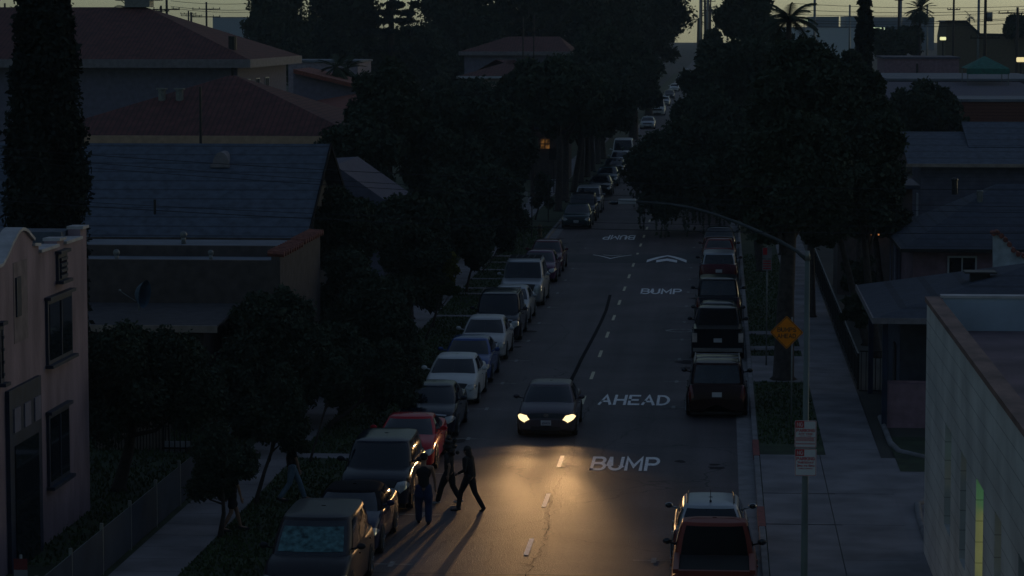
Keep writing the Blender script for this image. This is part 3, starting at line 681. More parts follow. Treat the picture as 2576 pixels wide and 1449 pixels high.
mb.box(0, Th, -26, 0, ztop, zt-.02); mb.box(0, Th, -26, 0, 0, zbot-.004)
for (a, b) in segs+[(0, 0)]:
    if a > cur: mb.box(0, Th, cur, a, zbot-.004, ztop)
    cur = b
mb.box(Th, 14, -.3, 0, 0, zt+.05)
mb.build('wall', M_cream, t)
mg = {}
def gb(nm, col, e=0):
    m = banded('glass_block_'+nm, col, .25, .2, 'Z', .35, width=.08, bump=.2)
    if e: b = m.node_tree.nodes['Principled BSDF']; b.inputs['Emission Color'].default_value = (*col, 1); b.inputs['Emission Strength'].default_value = e
    return m
g_d, g_g, g_y, g_o = gb('dark', (.06, .075, .085)), gb('green', (.10, .42, .12), .45), gb('yellow', (.55, .55, .14), .5), gb('dim', (.20, .18, .08), .12)
g_gd = gb('dim_green', (.06, .14, .09), .15)
for i, (a, b, z) in enumerate(SY):
    lay = [[(0, .35, g_d), (.35, .62, g_o), (.62, .82, g_gd), (.82, 1, g_d)], [(0, .75, g_d), (.75, .93, g_o), (.93, 1, g_d)],
           [(0, .12, g_d), (.12, .72, g_y), (.72, 1, g_g)], [(0, .5, g_d), (.5, 1, g_o)], [(0, 1, g_d)]][i]
    for (p, q, m) in lay:
        MB().box(.16, .24, a-Ye+.002, b-Ye-.002, zbot+(ztop-zbot)*p+.002, zbot+(ztop-zbot)*q-.002).build('glass_block_window', m, t)
M_copb = mat('brown_coping', (.20, .12, .10), .75, var=.4, scale=2.5, stretch=(1, .4, 1))
MB().box(-.05, .30, -26, .03, zt-.015, zt+.10).build('coping', M_copb, t)
zr = xp(2450, 833, 12.5).z if False else yp(2450, 833, Ye-.35).z
MB().box(Th+.004, 14, -26, -.304, zr-.3, zr).build('roof', mat('maroon_roof', (.16, .115, .13), .85, var=.3, scale=.8), t)
MB().box(Th+.005, 14.2, -.33, -.302, zr+.004, yp(2450, 747, Ye).z).build('parapet_lining', mat('pale_blue_flashing', (.36, .44, .52), .6, var=.2, scale=.8), t)
MB().box(.3, 14.2, -.36, .05, yp(2450, 747, Ye).z+.003, yp(2450, 747, Ye).z+.06).build('parapet_cap', M_cop, t)

# --- left: garden wall, stepped stucco house, shingle roof house, church
a = gp(245, 1163); 
t = empty('garden_wall', (yp(245, 1163, 79.6).x, 79.6, 0), 'low beige wall with an iron railing behind the yard tree', 'wall')
x1 = yp(425, 1100, 79.6).x-t.location.x
MB().box(0, x1, 0, .2, 0, yp(300, 1042, 79.6).z).build('wall', M_beige, t)
mb = MB(); zt_ = yp(300, 1042, 79.6).z
for i in range(24): x = x1*i/23; mb.box(x-.012, x+.012, -.06, -.036, .1, zt_+.05)
mb.box(0, x1, -.065, -.03, zt_-.35, zt_-.31); mb.build('railing', M_black, t)
p = yp(447, 1158, 79.2)
t = empty('iron_gate', (p.x, 79.2, .1), 'narrow barred iron gate beside the beige garden wall', 'gate')
mb = MB()
for i in range(6): x = -.4+.16*i; mb.box(x-.015, x+.015, -.02, .02, 0, 1.25)
mb.box(-.44, .44, -.025, .025, 1.25, 1.3); mb.box(-.44, .44, -.025, .025, .1, .15); mb.build('bars', M_black, t)
MB().box(-.4, .4, .05, .09, .0, .32).build('panel', M_cop, t)

t = empty('flat_roof_house', (-10, 88, 0), 'brown stucco house with stepped flat roofs and tiled parapet corners', 'house')
def L(p): return Vector(loc(p, t))
z1 = yp(400, 652, 88).z; z2 = yp(400, 616, 93).z
xr1 = yp(686, 700, 88).x+10; xr2 = yp(742, 640, 93).x+10
mb = MB(); mb.box(-22, xr1, 0, 5, 0, z1-.35); mb.box(-22, xr2, 5.003, 9, 0, z2-.2)
mb.box(-22, xr1, -.25, 0, 0, z1); mb.box(-22, xr2, 4.75, 5, z1-.34, z2); mb.box(xr1, xr1+.28, -.25, 4.6, 0, z1+.18); mb.box(xr2, xr2+.28, 4.75, 9, 0, z2+.15)
mb.build('wall', M_brown, t)
MB().box(-21.9, xr1-.01, .02, 4.74, z1-.345, z1-.30).build('roof', M_mem, t); MB().box(-21.9, xr2-.01, 5.02, 8.9, z2-.19, z2-.12).build('roof', M_mem, t)
for i in range(9):
    MB().tube([(xr1-.12, -.2+i*.5, z1+.24), (xr1+.42, -.2+i*.5, z1+.20)], .11, 6).build('barrel_tile', M_tile2, t); MB().tube([(xr2-.1, 4.8+i*.5, z2+.2), (xr2+.42, 4.8+i*.5, z2+.16)], .11, 6).build('barrel_tile', M_tile2, t)
for (x, y, z, r) in ((-4.0, 7, z2-.12, .13), (-5.3, 2.2, z1-.3, .12), (-2.2, 2.4, z1-.3, .1)):
    q = MB(); q.tube([(x, y, z), (x, y, z+.28)], r*.6, 8); q.ball((x, y, z+.32), r, 8, 5); q.build('roof_vent', M_steel, t, smooth=True)
t = empty('porch_house', (-12, 83, 0), 'low house front with a dark sloping porch roof and beige fascia', 'house')
zf = yp(400, 824, 83).z; zb = yp(400, 770, 87).z; xr = yp(545, 800, 83).x+12
mb = MB(); mb.hexa([(-14, 0, zf-.02), (xr, 0, zf-.02), (xr, 4.4, zb-.02), (-14, 4.4, zb-.02), (-14, 0, zf+.06), (xr, 0, zf+.06), (xr, 4.4, zb+.06), (-14, 4.4, zb+.06)]); mb.build('roof', mat('dark_felt_roof', (.06, .055, .06), .9), t)
MB().box(-14, xr+.02, -.06, -.004, zf-.14, zf+.07).build('fascia', M_beige, t)
MB().box(-13.6, xr-.5, .5, 4.3, 0, zf-.03).build('wall', M_brown, t)
window(t, (-4.5, .5, 1.6), 1.6, 1.3, frame=M_black); window(t, (-8.2, .5, 1.6), 1.4, 1.3, frame=M_black)
# satellite dish on that roof
p = yp(350, 800, 85); z = zf+.5
t = empty('satellite_dish', (p.x, 85, z-.2), 'small blue grey satellite dish on the dark porch roof', 'satellite dish')
mb = MB(); N = 14
for i in range(4):
    for j in range(N):
        def D(r, a): return (-.1+.35*r*r+ .5*r*math.cos(a)*.35, -.3*r*r+.5*r*math.cos(a)*.25, .55+.42*r*math.sin(a)+.12*r*math.cos(a))
        mb.poly([D(i/4, 6.283*j/N), D((i+1)/4, 6.283*j/N), D((i+1)/4, 6.283*(j+1)/N), D(i/4, 6.283*(j+1)/N)])
mb.build('dish', mat('dish_grey_blue', (.06, .10, .14), .5), t, smooth=True)
MB().tube([(0, 0, 0), (0, 0, .5)], .025, 6).build('mast', M_steel, t)
MB().tube([(-.1, 0, .3), (-.55, -.15, .62)], .015, 6).ball((-.56, -.15, .64), .045, 8, 6).build('feed_arm', M_steel, t)

# shingle roof house
Yr, Ye_ = 106.0, 99.8
rr = yp(830, 362, Yr); ee = yp(768, 600, Ye_); xr = rr.x
t = empty('shingle_house', (xr, Ye_, 0), 'long house with a broad blue grey shingle gable roof', 'house')
zr_, ze_ = rr.z, ee.z
def slab(x0, x1, ya, za, yb, zb, th=.14): return MB().hexa([(x0, ya, za-th), (x1, ya, za-th), (x1, yb, zb-th), (x0, yb, zb-th), (x0, ya, za), (x1, ya, za), (x1, yb, zb), (x0, yb, zb)])
slab(-34, 0, 0, ze_, Yr-Ye_, zr_).build('roof', M_shing, t)
slab(-34, 0, Yr-Ye_+.01, zr_, 2*(Yr-Ye_), ze_).build('roof', M_shing, t)
mb = MB(); D_ = 2*(Yr-Ye_); mb.prism([(-.5, .5, 0), (-.5, D_-.5, 0), (-.5, D_-.5, ze_-.1), (-.5, D_/2, zr_-.35), (-.5, .5, ze_-.1)], (-33, 0, 0)); mb.build('wall', mat('dark_gable_boards', (.04, .04, .045), .9), t)
mb = MB(); mb.bar((.04, 0, ze_-.05), (.04, D_/2, zr_-.05), .05, .2); mb.bar((.04, D_, ze_-.05), (.04, D_/2, zr_-.05), .05, .2); mb.build('rake_board', mat('matt_dark_board', (.02, .02, .022), 1.0, spec=.05), t)
MB().box(-34, .05, -.09, -.01, ze_-.2, ze_+.02).build('gutter', M_brown, t)
p = yp(561, 403, 105); vx, vy = p.x-xr, 105-Ye_; vz = ze_+(zr_-ze_)*vy/(Yr-Ye_)
mb = MB(); mb.prism([(vx+.32*math.cos(a), vy-.5, vz-.25+.5*math.sin(a)) for a in [math.pi*i/8 for i in range(9)]], (0, .9, .02)); mb.box(vx-.36, vx+.36, vy-.75, vy-.5, vz-.32, vz-.2)
mb.build('roof_vent', M_dim, t)
p = yp(390, 560, 101.3); MB().tube([(p.x-xr, 101.3-Ye_, ze_+.5), (p.x-xr, 101.3-Ye_, ze_+1.3)], .05, 6).build('vent_pipe', M_trim, t)
# next house: only its grey gable slope shows
t = empty('grey_gable_house', (-18, 124, 0), 'grey gabled house half hidden behind the garden trees', 'house')
a, b = yp(842, 415, 124), yp(985, 515, 124)
MB().hexa([loc(q, t) for q in [(a.x-6, 124, a.z-.4), (a.x, 124, a.z), (b.x, 124, b.z), (b.x, 124, b.z-2.2), (a.x-6, 132, a.z-.4), (a.x, 132, a.z), (b.x, 132, b.z), (b.x, 132, b.z-2.2)]]).build('roof', M_purple, t)
MB().box(a.x+18-6, b.x+18-.4, .5, 8, 0, b.z-.2).build('wall', M_grey, t)

# church hall: upper hip roof and lower hip roof
A = yp(628, 150, 185.0); Bp = yp(775, 140, 208.0)
t = empty('church_hall', (A.x, 185, 0), 'large hall with a red tiled hip roof and pale walls behind the cypress', 'building')
zeave = A.z; zrd = yp(375, 18, 196.5).z
hip_roof(-46, 0, 0, 23, zeave, zrd, (11, 9.4), M_tile, t, thick=.55, fascia=M_dim)
MB().box(-45, -1.0, 1.0, 22, 0, zeave-.5).build('wall', M_grey, t)
window(t, (-1.0, 5.0, zeave-2.6), 1.6, 2.4, 'X', sgn=1); window(t, (-1.0, 9.0, zeave-2.6), 1.6, 2.4, 'X', sgn=1); window(t, (-1.0, 13.0, zeave-2.6), 1.6, 2.4, 'X', sgn=1)
window(t, (-22.5, 1.0, zeave-4.6), 1.2, 3.0, frame=M_grey)
mb = MB(); mb.box(-14.5, -14.35, .85, .995, zeave-6, zeave-.5); mb.box(-21, -20.85, .85, .995, zeave-6, zeave-.5); mb.box(-1.4, -1.25, .85, .995, zeave-6, zeave-.5); mb.build('downpipe', M_trim, t)
q = yp(585, 119, 188); MB().tube([(q.x-A.x, 3, zeave+.6), (q.x-A.x, 3, zeave+1.55)], .28, 10).build('roof_vent', M_trim, t)
q = yp(352, 12, 197); mb = MB(); mb.box(-.9+q.x-A.x, .9+q.x-A.x, 11, 12.5, zrd, zrd+.45); mb.box(-1.6+q.x-A.x, 1.6+q.x-A.x, 11.2, 12.3, zrd+.46, zrd+.56); mb.build('ridge_unit', M_steel, t)
lp = yp(70, 341, 150); rp = yp(905, 341, 150); ap = yp(592, 190, 158.5)
t = empty('church_annex', (rp.x, 150, 0), 'lower red tiled hip roof wing with a beige fascia coloured as if lit orange in front of the large hall', 'building')
Wd = rp.x-lp.x
hip_roof(-Wd, 0, 0, 17, lp.z, ap.z, (Wd-(rp.x-ap.x)-.4, rp.x-ap.x), M_tile, t, thick=.42, fascia=mat('beige_fascia_lit_tint', (.52, .34, .22), .8, var=.15))  # orange light on the beige fascia is put into its colour
MB().box(-Wd+.6, -.6, .5, 16.4, 0, lp.z-.01).build('wall', mat('beige_wall_lit_tint', (.50, .34, .22), .9, var=.2), t)  # the same warm light is mixed into the beige base colour
for (u, v) in ((408, 248), (452, 238)):
    q = yp(u, v+22, 155); fy = 5; zz = lp.z+(ap.z-lp.z)*5/8.5
    MB().tube([(q.x-rp.x, fy, zz-.1), (q.x-rp.x, fy, zz+.55)], .22, 8).tube([(q.x-rp.x, fy, zz+.56), (q.x-rp.x, fy, zz+.64)], .33, 8).build('roof_vent', M_steel, t)
t = empty('church_wing', (yp(740, 250, 172).x, 172, 0), 'sloping grey end wall and red roof edge right of the large hall', 'building')
q = [yp(u, v, 172) for u, v in ((738, 182), (900, 222), (900, 330), (738, 330))]
MB().prism([loc(x, t) for x in q], (0, 6, 0)).build('wall', M_grey, t)
q = [yp(u, v, 171.4) for u, v in ((738, 174), (905, 214), (905, 224), (738, 184))]
MB().prism([loc(x, t) for x in q], (0, 7, 0)).build('roof', M_tile2, t)
q = [yp(800, 252, 171.3), yp(905, 234, 171.3)]
mb = MB(); mb.poly([loc(q[0], t), loc(q[1], t), loc((q[1].x+1, 160, 6.4), t), loc((q[0].x-3, 160, 6.4), t)]); mb.build('lower_roof', M_tile2, t)
# pole in front of the annex
p = yp(505, 360, 140); t = empty('flag_pole', (p.x, 140, 0), 'thin dark pole standing in front of the lower red roof', 'pole')
MB().tube([(0, 0, 0), (0, 0, yp(505, 218, 140).z)], [.10, .06], 8).build('pole', M_trim, t)

# small red tiled house, far left of the street
a, b = yp(1155, 130, 290), yp(1437, 130, 290)
t = empty('red_roof_house', (a.x, 290, 0), 'two tiered red tiled house among the trees left of the street', 'house')
w = b.x-a.x; zr2 = yp(1300, 92, 297).z
hip_roof(0, w, 0, 14, a.z, zr2, (4.6, 1.6), M_tile, t, thick=.38, fascia=M_dim)
MB().box(.5, w-.5, .5, 13.5, 0, a.z-.3).build('wall', M_grey, t)
a2, b2 = yp(1150, 192, 270), yp(1360, 192, 270)
hip_roof(a2.x-a.x, b2.x-a.x, -20, -4, a2.z, yp(1240, 150, 278).z, (5, 5), M_tile, t, thick=.2)
MB().box(a2.x-a.x+.4, b2.x-a.x-.4, -19.5, -4.5, 0, a2.z-.2).build('wall', M_beige, t)
p = yp(1328, 100, 285); MB().tube([(p.x-a.x-.5, -5, 0), (p.x-a.x-.5, -5, 13.2)], .08, 6).tube([(p.x-a.x+.6, -5, 0), (p.x-a.x+.6, -5, 13.4)], .08, 6).build('mast', M_trim, t)

def simple_building(name, label, u0, v0, u1, v1, Y, m, depth=12, cat='building', roof=None, rv=None, wins=(), zb=0.0):
    a, b = yp(u0, v0, Y), yp(u1, v1, Y)
    t = empty(name, (a.x, Y, 0), label, cat); w = b.x-a.x
    MB().box(0, w, 0, depth, zb, a.z).build('wall', m, t)
    MB().box(-.15, w+.15, -.15, depth+.15, a.z+.004, a.z+.2).build('roof', roof or M_mem, t)
    for (uu, vv, ww, hh) in wins: q = yp(uu, vv, Y); window(t, (q.x-a.x, 0, q.z), ww, hh)
    return t
M_far = mat('pale_blue_metal', (.30, .36, .40), .7, var=.1); M_far2 = mat('slate_blue_metal', (.10, .15, .19), .7, var=.1)
simple_building('warehouse', 'long low white warehouse beyond the right hand trees', 1925, 70, 2150, 106, 900, mat('white_warehouse', (.55, .6, .62), .8, var=.08), 60, wins=())
simple_building('factory_block', 'dark blue factory block behind the white warehouse', 2040, 43, 2110, 72, 1250, M_far2, 60)
simple_building('factory_block', 'paler blue factory block beside the slim cypress', 2128, 42, 2156, 72, 1300, M_far, 60)
simple_building('factory_block', 'low blue factory right of the slim cypress', 2192, 44, 2350, 90, 1350, M_far2, 60)
simple_building('distant_factory', 'blue grey factory on the left skyline with rows of lights', 535, 44, 640, 90, 1100, M_far, 60)
simple_building('distant_wall_building', 'pale low wall beyond the church roofs', 725, 157, 900, 200, 260, mat('pale_rose_wall', (.33, .27, .30), .9), 10)
simple_building('van_box', 'small pale van as a plain box among far trees left of the red roofed house', 1018, 148, 1050, 166, 520, M_far, 10)  # far parked vans, put in as plain building boxes
simple_building('van_box', 'far van as a plain box partly hidden below the left red eave', 1062, 142, 1130, 168, 540, M_far2, 10)
simple_building('van_box', 'short pale van as a plain box beside the left red eave', 1140, 145, 1200, 170, 560, M_far, 10)
simple_building('pink_building', 'long flat pink building with two small white windows on the right', 2225, 148, 2412, 205, 300, M_rpink, 14, wins=((2282, 196, 1.3, 1.0), (2405-72, 197, 1.3, 1.0)), roof=M_purple)
MB().box(0, 1, 0, 1, 0, 1) if False else None
t = [o for o in C.objects if o.name.startswith('pink_building')][0]
q = yp(2307, 160, 300); MB().tube([(q.x-t.location.x, -.2, 0), (q.x-t.location.x, -.2, q.z)], .12, 6).build('downpipe', M_trim, t)
simple_building('long_roof_building', 'broad low building with a dusty purple roof on the right', 2235, 203, 2640, 215, 262, M_purple, 30)
a = yp(2240, 204, 300); b = yp(2640, 250, 230)
t = empty('purple_roof_hall', (yp(2240, 250, 232).x, 232, 0), 'low hall with a wide sloping purple grey roof', 'building')
w = yp(2640, 250, 232).x-t.location.x; zl = yp(2400, 252, 232).z; zh = yp(2400, 206, 255).z
slab(0, w, 0, zl, 23, zh).build('roof', M_purple, t); MB().box(.2, w-.2, .3, 22, 0, zl-.15).build('wall', M_brown, t)
M_brick = banded('brick_wall', (.17, .065, .045), .9, .25, 'Z', .55, width=.2, var=.35, scale=12)
simple_building('brick_building', 'dark red brick building between two roofs on the far right', 2420, 256, 2640, 305, 215, M_brick, 10)
t = empty('brown_gable_building', (yp(2375, 100, 420).x, 420, 0), 'tall brown building with a sloping gable against the sky on the right', 'building')
q = [yp(u, v, 420) for u, v in ((2378, 260), (2378, 92), (2384, 55), (2430, 55), (2465, 88), (2700, 92), (2700, 260))]
MB().prism([loc(x, t) for x in q], (0, 16, 0)).build('wall', mat('olive_brown_wall', (.15, .12, .075), .9, var=.15), t)
MB().prism([loc(yp(u, v, 419.6), t) for u, v in ((2376, 55), (2384, 51), (2432, 51), (2467, 84), (2700, 88), (2700, 93), (2464, 90), (2429, 56))], (0, 17, 0)).build('roof', M_trim, t)
t = empty('green_canopy', (yp(2490, 160, 250).x, 250, 0), 'green peaked canopy tent beside the pink building', 'canopy')
q = [yp(u, v, 250) for u, v in ((2432, 178), (2485, 136), (2532, 155), (2540, 172))]; zc = q[1].z-.2
a_, b_, c_ = q[0].x-t.location.x, q[1].x-t.location.x, q[3].x-t.location.x
mb = MB(); ze2 = q[0].z+.2
for quad in ([(a_, 0, ze2), (c_, 0, ze2), (b_, 3, zc)], [(c_, 0, ze2), (c_, 6, ze2), (b_, 3, zc)], [(c_, 6, ze2), (a_, 6, ze2), (b_, 3, zc)], [(a_, 6, ze2), (a_, 0, ze2), (b_, 3, zc)]): mb.poly(quad)
mb.box(a_, c_, -.03, 0, ze2-.5, ze2-.004); mb.build('canopy_top', mat('green_canvas', (.03, .16, .12), .8, var=.3), t)
for x in (a_+.1, c_-.1):
    for y in (.1, 5.9): MB().box(x-.04, x+.04, y-.04, y+.04, 0, ze2-.02).build('leg', M_steel, t)

# right-hand houses
def gable_house(): pass
# nearest: dark hip roof, white fascia, rose porch wall
Yh = gp(2215, 1084).y; xl = yp(2207, 803, Yh-.6).x; ze3 = yp(2207, 801, Yh-.6).z; zr3 = yp(2420, 655, Yh+5).z
t = empty('porch_bungalow', (xl, Yh, 0), 'bungalow with a low dark hip roof and rose porch wall beside the block building', 'house')
hip_roof(-.1, 16, -.6, 10.4, ze3, zr3, (5.6, 5), M_dkroof, t, thick=.16, fascia=M_dim)
MB().box(.35, 15, .0, .25, 0, yp(2260, 966, Yh).z).build('porch_wall', M_rpink, t)
MB().box(.3, 15, .25, .32, 0, yp(2260, 963, Yh).z+.03).build('porch_cap', M_rpink, t)
MB().box(.9, 15, 2.6, 9.5, 0, ze3-.1).build('wall', mat('dark_blue_wall', (.07, .075, .10), .9), t)
MB().box(.2, .36, -.1, .1, 0, ze3-.17).build('post', M_blue, t); MB().box(.2, .36, 8, 8.2, 0, ze3-.17).build('post', M_blue, t)
MB().box(.9-.06, .897, 4.2, 5.2, .2, 2.2).build('door', M_trim, t)
q = yp(2465, 690, Yh+3.6); MB().box(q.x-xl-.3, q.x-xl+.3, 3.4, 3.9, zr3-1.2, q.z+.05).box(q.x-xl-.5, q.x-xl+.5, 3.2, 4.1, q.z+.053, q.z+.1).build('roof_vent', M_trim, t)
# second: taller hip roof, rose wall with white-framed window
Y2 = 110; xl2 = yp(2268, 628, Y2).x; ze4 = yp(2300, 627, Y2).z; zr4 = yp(2413, 462, Y2+5.5).z
t = empty('rose_house', (xl2, Y2, 0), 'rose walled house with a dark hip roof and one white framed window', 'house')
hip_roof(0, 14, 0, 11, ze4, zr4, (4.2, 5), M_dkroof, t, thick=.12, fascia=M_trim)
MB().box(.5, 13, .5, 10.5, 0, ze4-.05).build('wall', M_rpink, t)
q = yp(2420, 674, Y2+.5); window(t, (q.x-xl2, .5, q.z), 1.15, .95)
for (u, v) in ((2402, 452), (2465, 482), (2510, 530), (2525, 560)):
    q = yp(u, v, Y2+4); MB().tube([(q.x-xl2, 4, q.z-.6), (q.x-xl2, 4, q.z)], .12, 8).ball((q.x-xl2, 4, q.z), .15, 8, 5, (1, 1, .6)).build('roof_vent', M_steel if u > 2405 else M_trim, t)
# tile capped white parapet
t = empty('parapet_house', (yp(2499, 620, 96.5).x, 96.5, 0), 'white parapet corner capped with red barrel tiles at the right edge', 'house')
q = [yp(u, v, 96.5) for u, v in ((2499, 640), (2499, 588), (2520, 588), (2535, 612), (2560, 640), (2640, 650), (2640, 700), (2499, 700))]
MB().prism([loc(x, t) for x in q], (0, .3, 0)).build('wall', mat('white_stucco', (.45, .5, .52), .8), t)
for (u, v) in ((2500, 588), (2510, 586), (2520, 594), (2530, 604), (2540, 616), (2550, 630), (2562, 640), (2576, 644)): a = Vector(loc(yp(u, v, 96.4), t)); MB().tube([a, a+Vector((0, .6, 0))], .09, 7).build('barrel_tile', M_tile2, t)
# third: broad blue-grey roof with lit siding wall
Y3 = 160; xl3 = yp(2284, 414, Y3).x; ze5 = yp(2300, 413, Y3).z; zr5 = yp(2300, 331, Y3+8).z
t = empty('blue_roof_house', (xl3, Y3, 0), 'house with a broad pale blue grey roof above a clapboard wall', 'house')
slab(0, 24, 0, ze5, 8, zr5).build('roof', M_shing, t)
q = yp(2440, 306, Y3+9); slab(q.x-xl3-.5, 26, 4, ze5+.4*(zr5-ze5)+.2, 9, q.z).build('roof', M_shing, t)
MB().box(.8, 24, .6, 8, 0, ze5-.1).build('wall', banded('clapboard', (.12, .12, .16), .85, .22, 'Z', .7), t)
MB().box(-.1, 24, -.1, -.003, ze5-.16, ze5+.03).build('gutter', M_beige, t)
window(t, (.8, 3, 2.0), 1.0, 1.4, 'X', sgn=-1)
# white board fence gable with picture window piece
t = empty('white_frame_porch', (yp(2245, 600, 118).x, 118, 0), 'small white framed porch window at the edge of the dark trees', 'porch')
a, b = yp(2245, 575, 118), yp(2300, 614, 118)
MB().box(.2, 1.2, .05, 2.4, 0, a.z).build('wall', M_grey, t); window(t, (.55, .05, (a.z+b.z)/2), .75, .7)
mb = MB(); [mb.box(-.1+.12*i, -.1+.12*i+.06, 0, .06, 0, a.z-.1) for i in range(4)]; mb.build('slat_screen', mat('lilac_boards', (.2, .2, .27), .8), t)
# lit porches seen through leaves
def lit(u0, v0, u1, v1, Y, col, e, label):
    a, b = yp(u0, v0, Y), yp(u1, v1, Y)
    t = empty('lit_house', (a.x, Y, 0), label, 'house'); w = b.x-a.x
    m = mat('lit_wall_%d' % int(u0), col, .8, emit=col, es=e, var=.5, scale=3)
    nn = m.node_tree; bb = nn.nodes['Principled BSDF']; no = nn.nodes.new('ShaderNodeTexNoise'); no.inputs['Scale'].default_value = 1.6
    cr_ = nn.nodes.new('ShaderNodeValToRGB'); cr_.color_ramp.elements[0].position = .40; cr_.color_ramp.elements[1].position = .62
    cr_.color_ramp.elements[0].color = (*[c*.12 for c in col], 1); cr_.color_ramp.elements[1].color = (*[min(1, c*1.5) for c in col], 1)      # noise breaks the panel's glow into bright and dim patches
    nn.links.new(no.outputs[0], cr_.inputs[0]); nn.links.new(cr_.outputs[0], bb.inputs['Emission Color'])
    MB().box(0, w, .004, .3, b.z, a.z).build('lit_window', m, t)
    MB().box(-1.5, w+1.5, .31, 5, 0, a.z+.8).build('wall', M_brown, t)
    MB().box(-1.8, w+1.8, -.2, 5.3, a.z+.81, a.z+1.0).build('roof', M_dkroof, t)
    f = MB(); f.box(w/2-.04, w/2+.04, -.03, .0, b.z, a.z); f.box(-.06, w+.06, -.03, 0, (a.z+b.z)/2-.04, (a.z+b.z)/2+.04); f.build('frame', M_trim, t)
lit(1360, 350, 1382, 374, 222, (.40, .17, .04), .20, 'amber lit porch glimpsed between the left trees')
lit(2192, 520, 2212, 592, 128, (.55, .20, .06), .7, 'orange lit porch glimpsed at the edge of the right trees')
lit(1310, 368, 1324, 392, 230, (.60, .50, .22), .45, 'pale yellow lit window glimpsed left of the amber porch')
lit(1792, 356, 1802, 390, 186, (.60, .34, .10), .8, 'tiny amber light showing through the right canopy')
# fences
def rail_fence(x, ya, yb, h, label, m, mesh=None, post=2.4, name='railing_fence', pick=.13, n0=0.14):
    t = empty(name, (x, ya, n0), label, 'fence'); L_ = yb-ya
    mb = MB(); mb.box(-.02, .02, 0, L_, h-.16, h-.12); mb.box(-.02, .02, 0, L_, .1, .14); mb.build('rail', m, t)
    y = 0
    while y < L_: MB().box(-.035, .035, y-.035, y+.035, 0, h+.03).build('post', m, t); y += post
    if pick:
        mb = MB(); y = .1
        while y < L_: mb.box(-.01, .01, y-.01, y+.01, .02, h); y += pick
        mb.build('pickets', m, t)
    if mesh: MB().box(.021, .03, 0, L_, .05, h-.1).build('screen', mesh, t)
    return t
t = rail_fence(9.22, 94.5, 141, 1.2, 'black iron picket railing along the right pavement', M_black)
MB().box(-.03, .03, 0, 46.4, 1.205, 1.225).build('rail', M_steel, t)  # added pale strip paints in the light caught by the picket tops
p = yp(2172, 945, 94)
t = empty('railing_gate', (9.25, 94.3, .1), 'black barred gate across the small garden beside the rose porch', 'gate')
mb = MB(); [mb.box(.05+.16*i, .075+.16*i, -.012, .012, .05, 1.35) for i in range(9)]; mb.box(0, 1.4, -.02, .02, 1.352, 1.39); mb.box(0, 1.4, -.02, .02, .01, .048); mb.build('bars', M_black, t)
rail_fence(-9.3, 52, 77.5, 1.15, 'chain link fence with a blue screen along the left pavement', M_steel, mat('dark_blue_screen', (.035, .045, .065), .85, var=.3, scale=1), 3.0, 'chain_link_fence', 0)

# ------------------------------------------------------------------ street furniture
def pole_sign(name, label, cat, x, y, h, r, m=M_pole, z0=.14):
    t = empty(name, (x, y, z0), label, cat); MB().tube([(0, 0, 0), (0, 0, h-z0)], r, 10).build('post', m, t, smooth=True); return t
# orange diamond
dp = gp(1990, 1100, .14); zc = yp(1979, 836, dp.y).z-.14; xc = yp(1979, 836, dp.y).x-dp.x
t = pole_sign('warning_sign', 'orange diamond BUMPS AHEAD sign on a thin post on the right parkway', 'road sign', dp.x, dp.y, zc+.6, .025, M_steel)
h = .50; M_or = mat('orange_sheeting', (.85, .25, .008), .6, spec=.2, var=.08)
def rr_poly(w, h_, r, y, n=5):
    out = []
    for (cx_, cz_, a0) in ((w-r, h_-r, 0), (-w+r, h_-r, 90), (-w+r, -h_+r, 180), (w-r, -h_+r, 270)):
        for k in range(n+1): a = R(a0+90*k/n); out.append((cx_+r*math.cos(a), y, cz_+r*math.sin(a)))
    return out
def rot45(pts): c = math.sqrt(.5); return [(xc+(x-z)*c, y, zc+(x+z)*c) for x, y, z in pts]
hs_ = h*math.sqrt(.5)
MB().prism(rot45(rr_poly(hs_, hs_, .04, -.04)), (0, .006, 0)).build('panel', M_or, t)
a = rot45(rr_poly(hs_-.018, hs_-.018, .035, -.0415)); b = rot45(rr_poly(hs_-.034, hs_-.034, .03, -.0415)); mb = MB(); n_ = len(a)
for k in range(n_): mb.poly([a[k], a[(k+1) % n_], b[(k+1) % n_], b[k]])
mb.build('border', M_black, t)
RX = Matrix.Rotation(math.pi/2, 4, 'X')
stroke_text('lettering', 'BUMPS', .56, .135, M_black, t, Matrix.Translation((xc, -.0425, zc+.085)) @ RX, .19, .0004)
stroke_text('lettering', 'AHEAD', .56, .135, M_black, t, Matrix.Translation((xc, -.0425, zc-.105)) @ RX, .19, .0004)
# street lamp with two parking signs
Yl = 39.3; lx = yp(2026, 1170, Yl).x
t = empty('street_lamp', (lx, Yl, .14), 'tall grey street lamp pole with a long curved arm, unlit', 'street lamp')
ztp = yp(2028, 640, Yl).z-.14
MB().tube([(0, 0, 0), (-.002, 0, 4), (0, 0, ztp)], [.062, .052, .036], 14).build('pole', M_pole, t, smooth=True)
arm = [(2030, 655), (2005, 632), (1960, 606), (1910, 583), (1860, 562), (1800, 540), (1740, 523), (1680, 513), (1625, 509), (1596, 508)]
AP = [Vector(loc(yp(u, v, Yl), t)) for u, v in arm]
MB().tube(AP, [.028, .027, .026, .025, .023, .021, .020, .019, .018, .018], 10).build('arm', mat('dull_arm_metal', (.09, .10, .11), .8, spec=.2), t, smooth=True)
MB().tube([(.0, 0, ztp-.08), (.0, 0, ztp+.05)], [.048, .03], 10).build('pole_cap', M_steel, t, smooth=True)
hd = Vector(loc(yp(1600, 507, Yl), t)); ms = mat('lamp_housing', (.24, .25, .27), .5, var=.1)
mb = MB(); W_ = .25
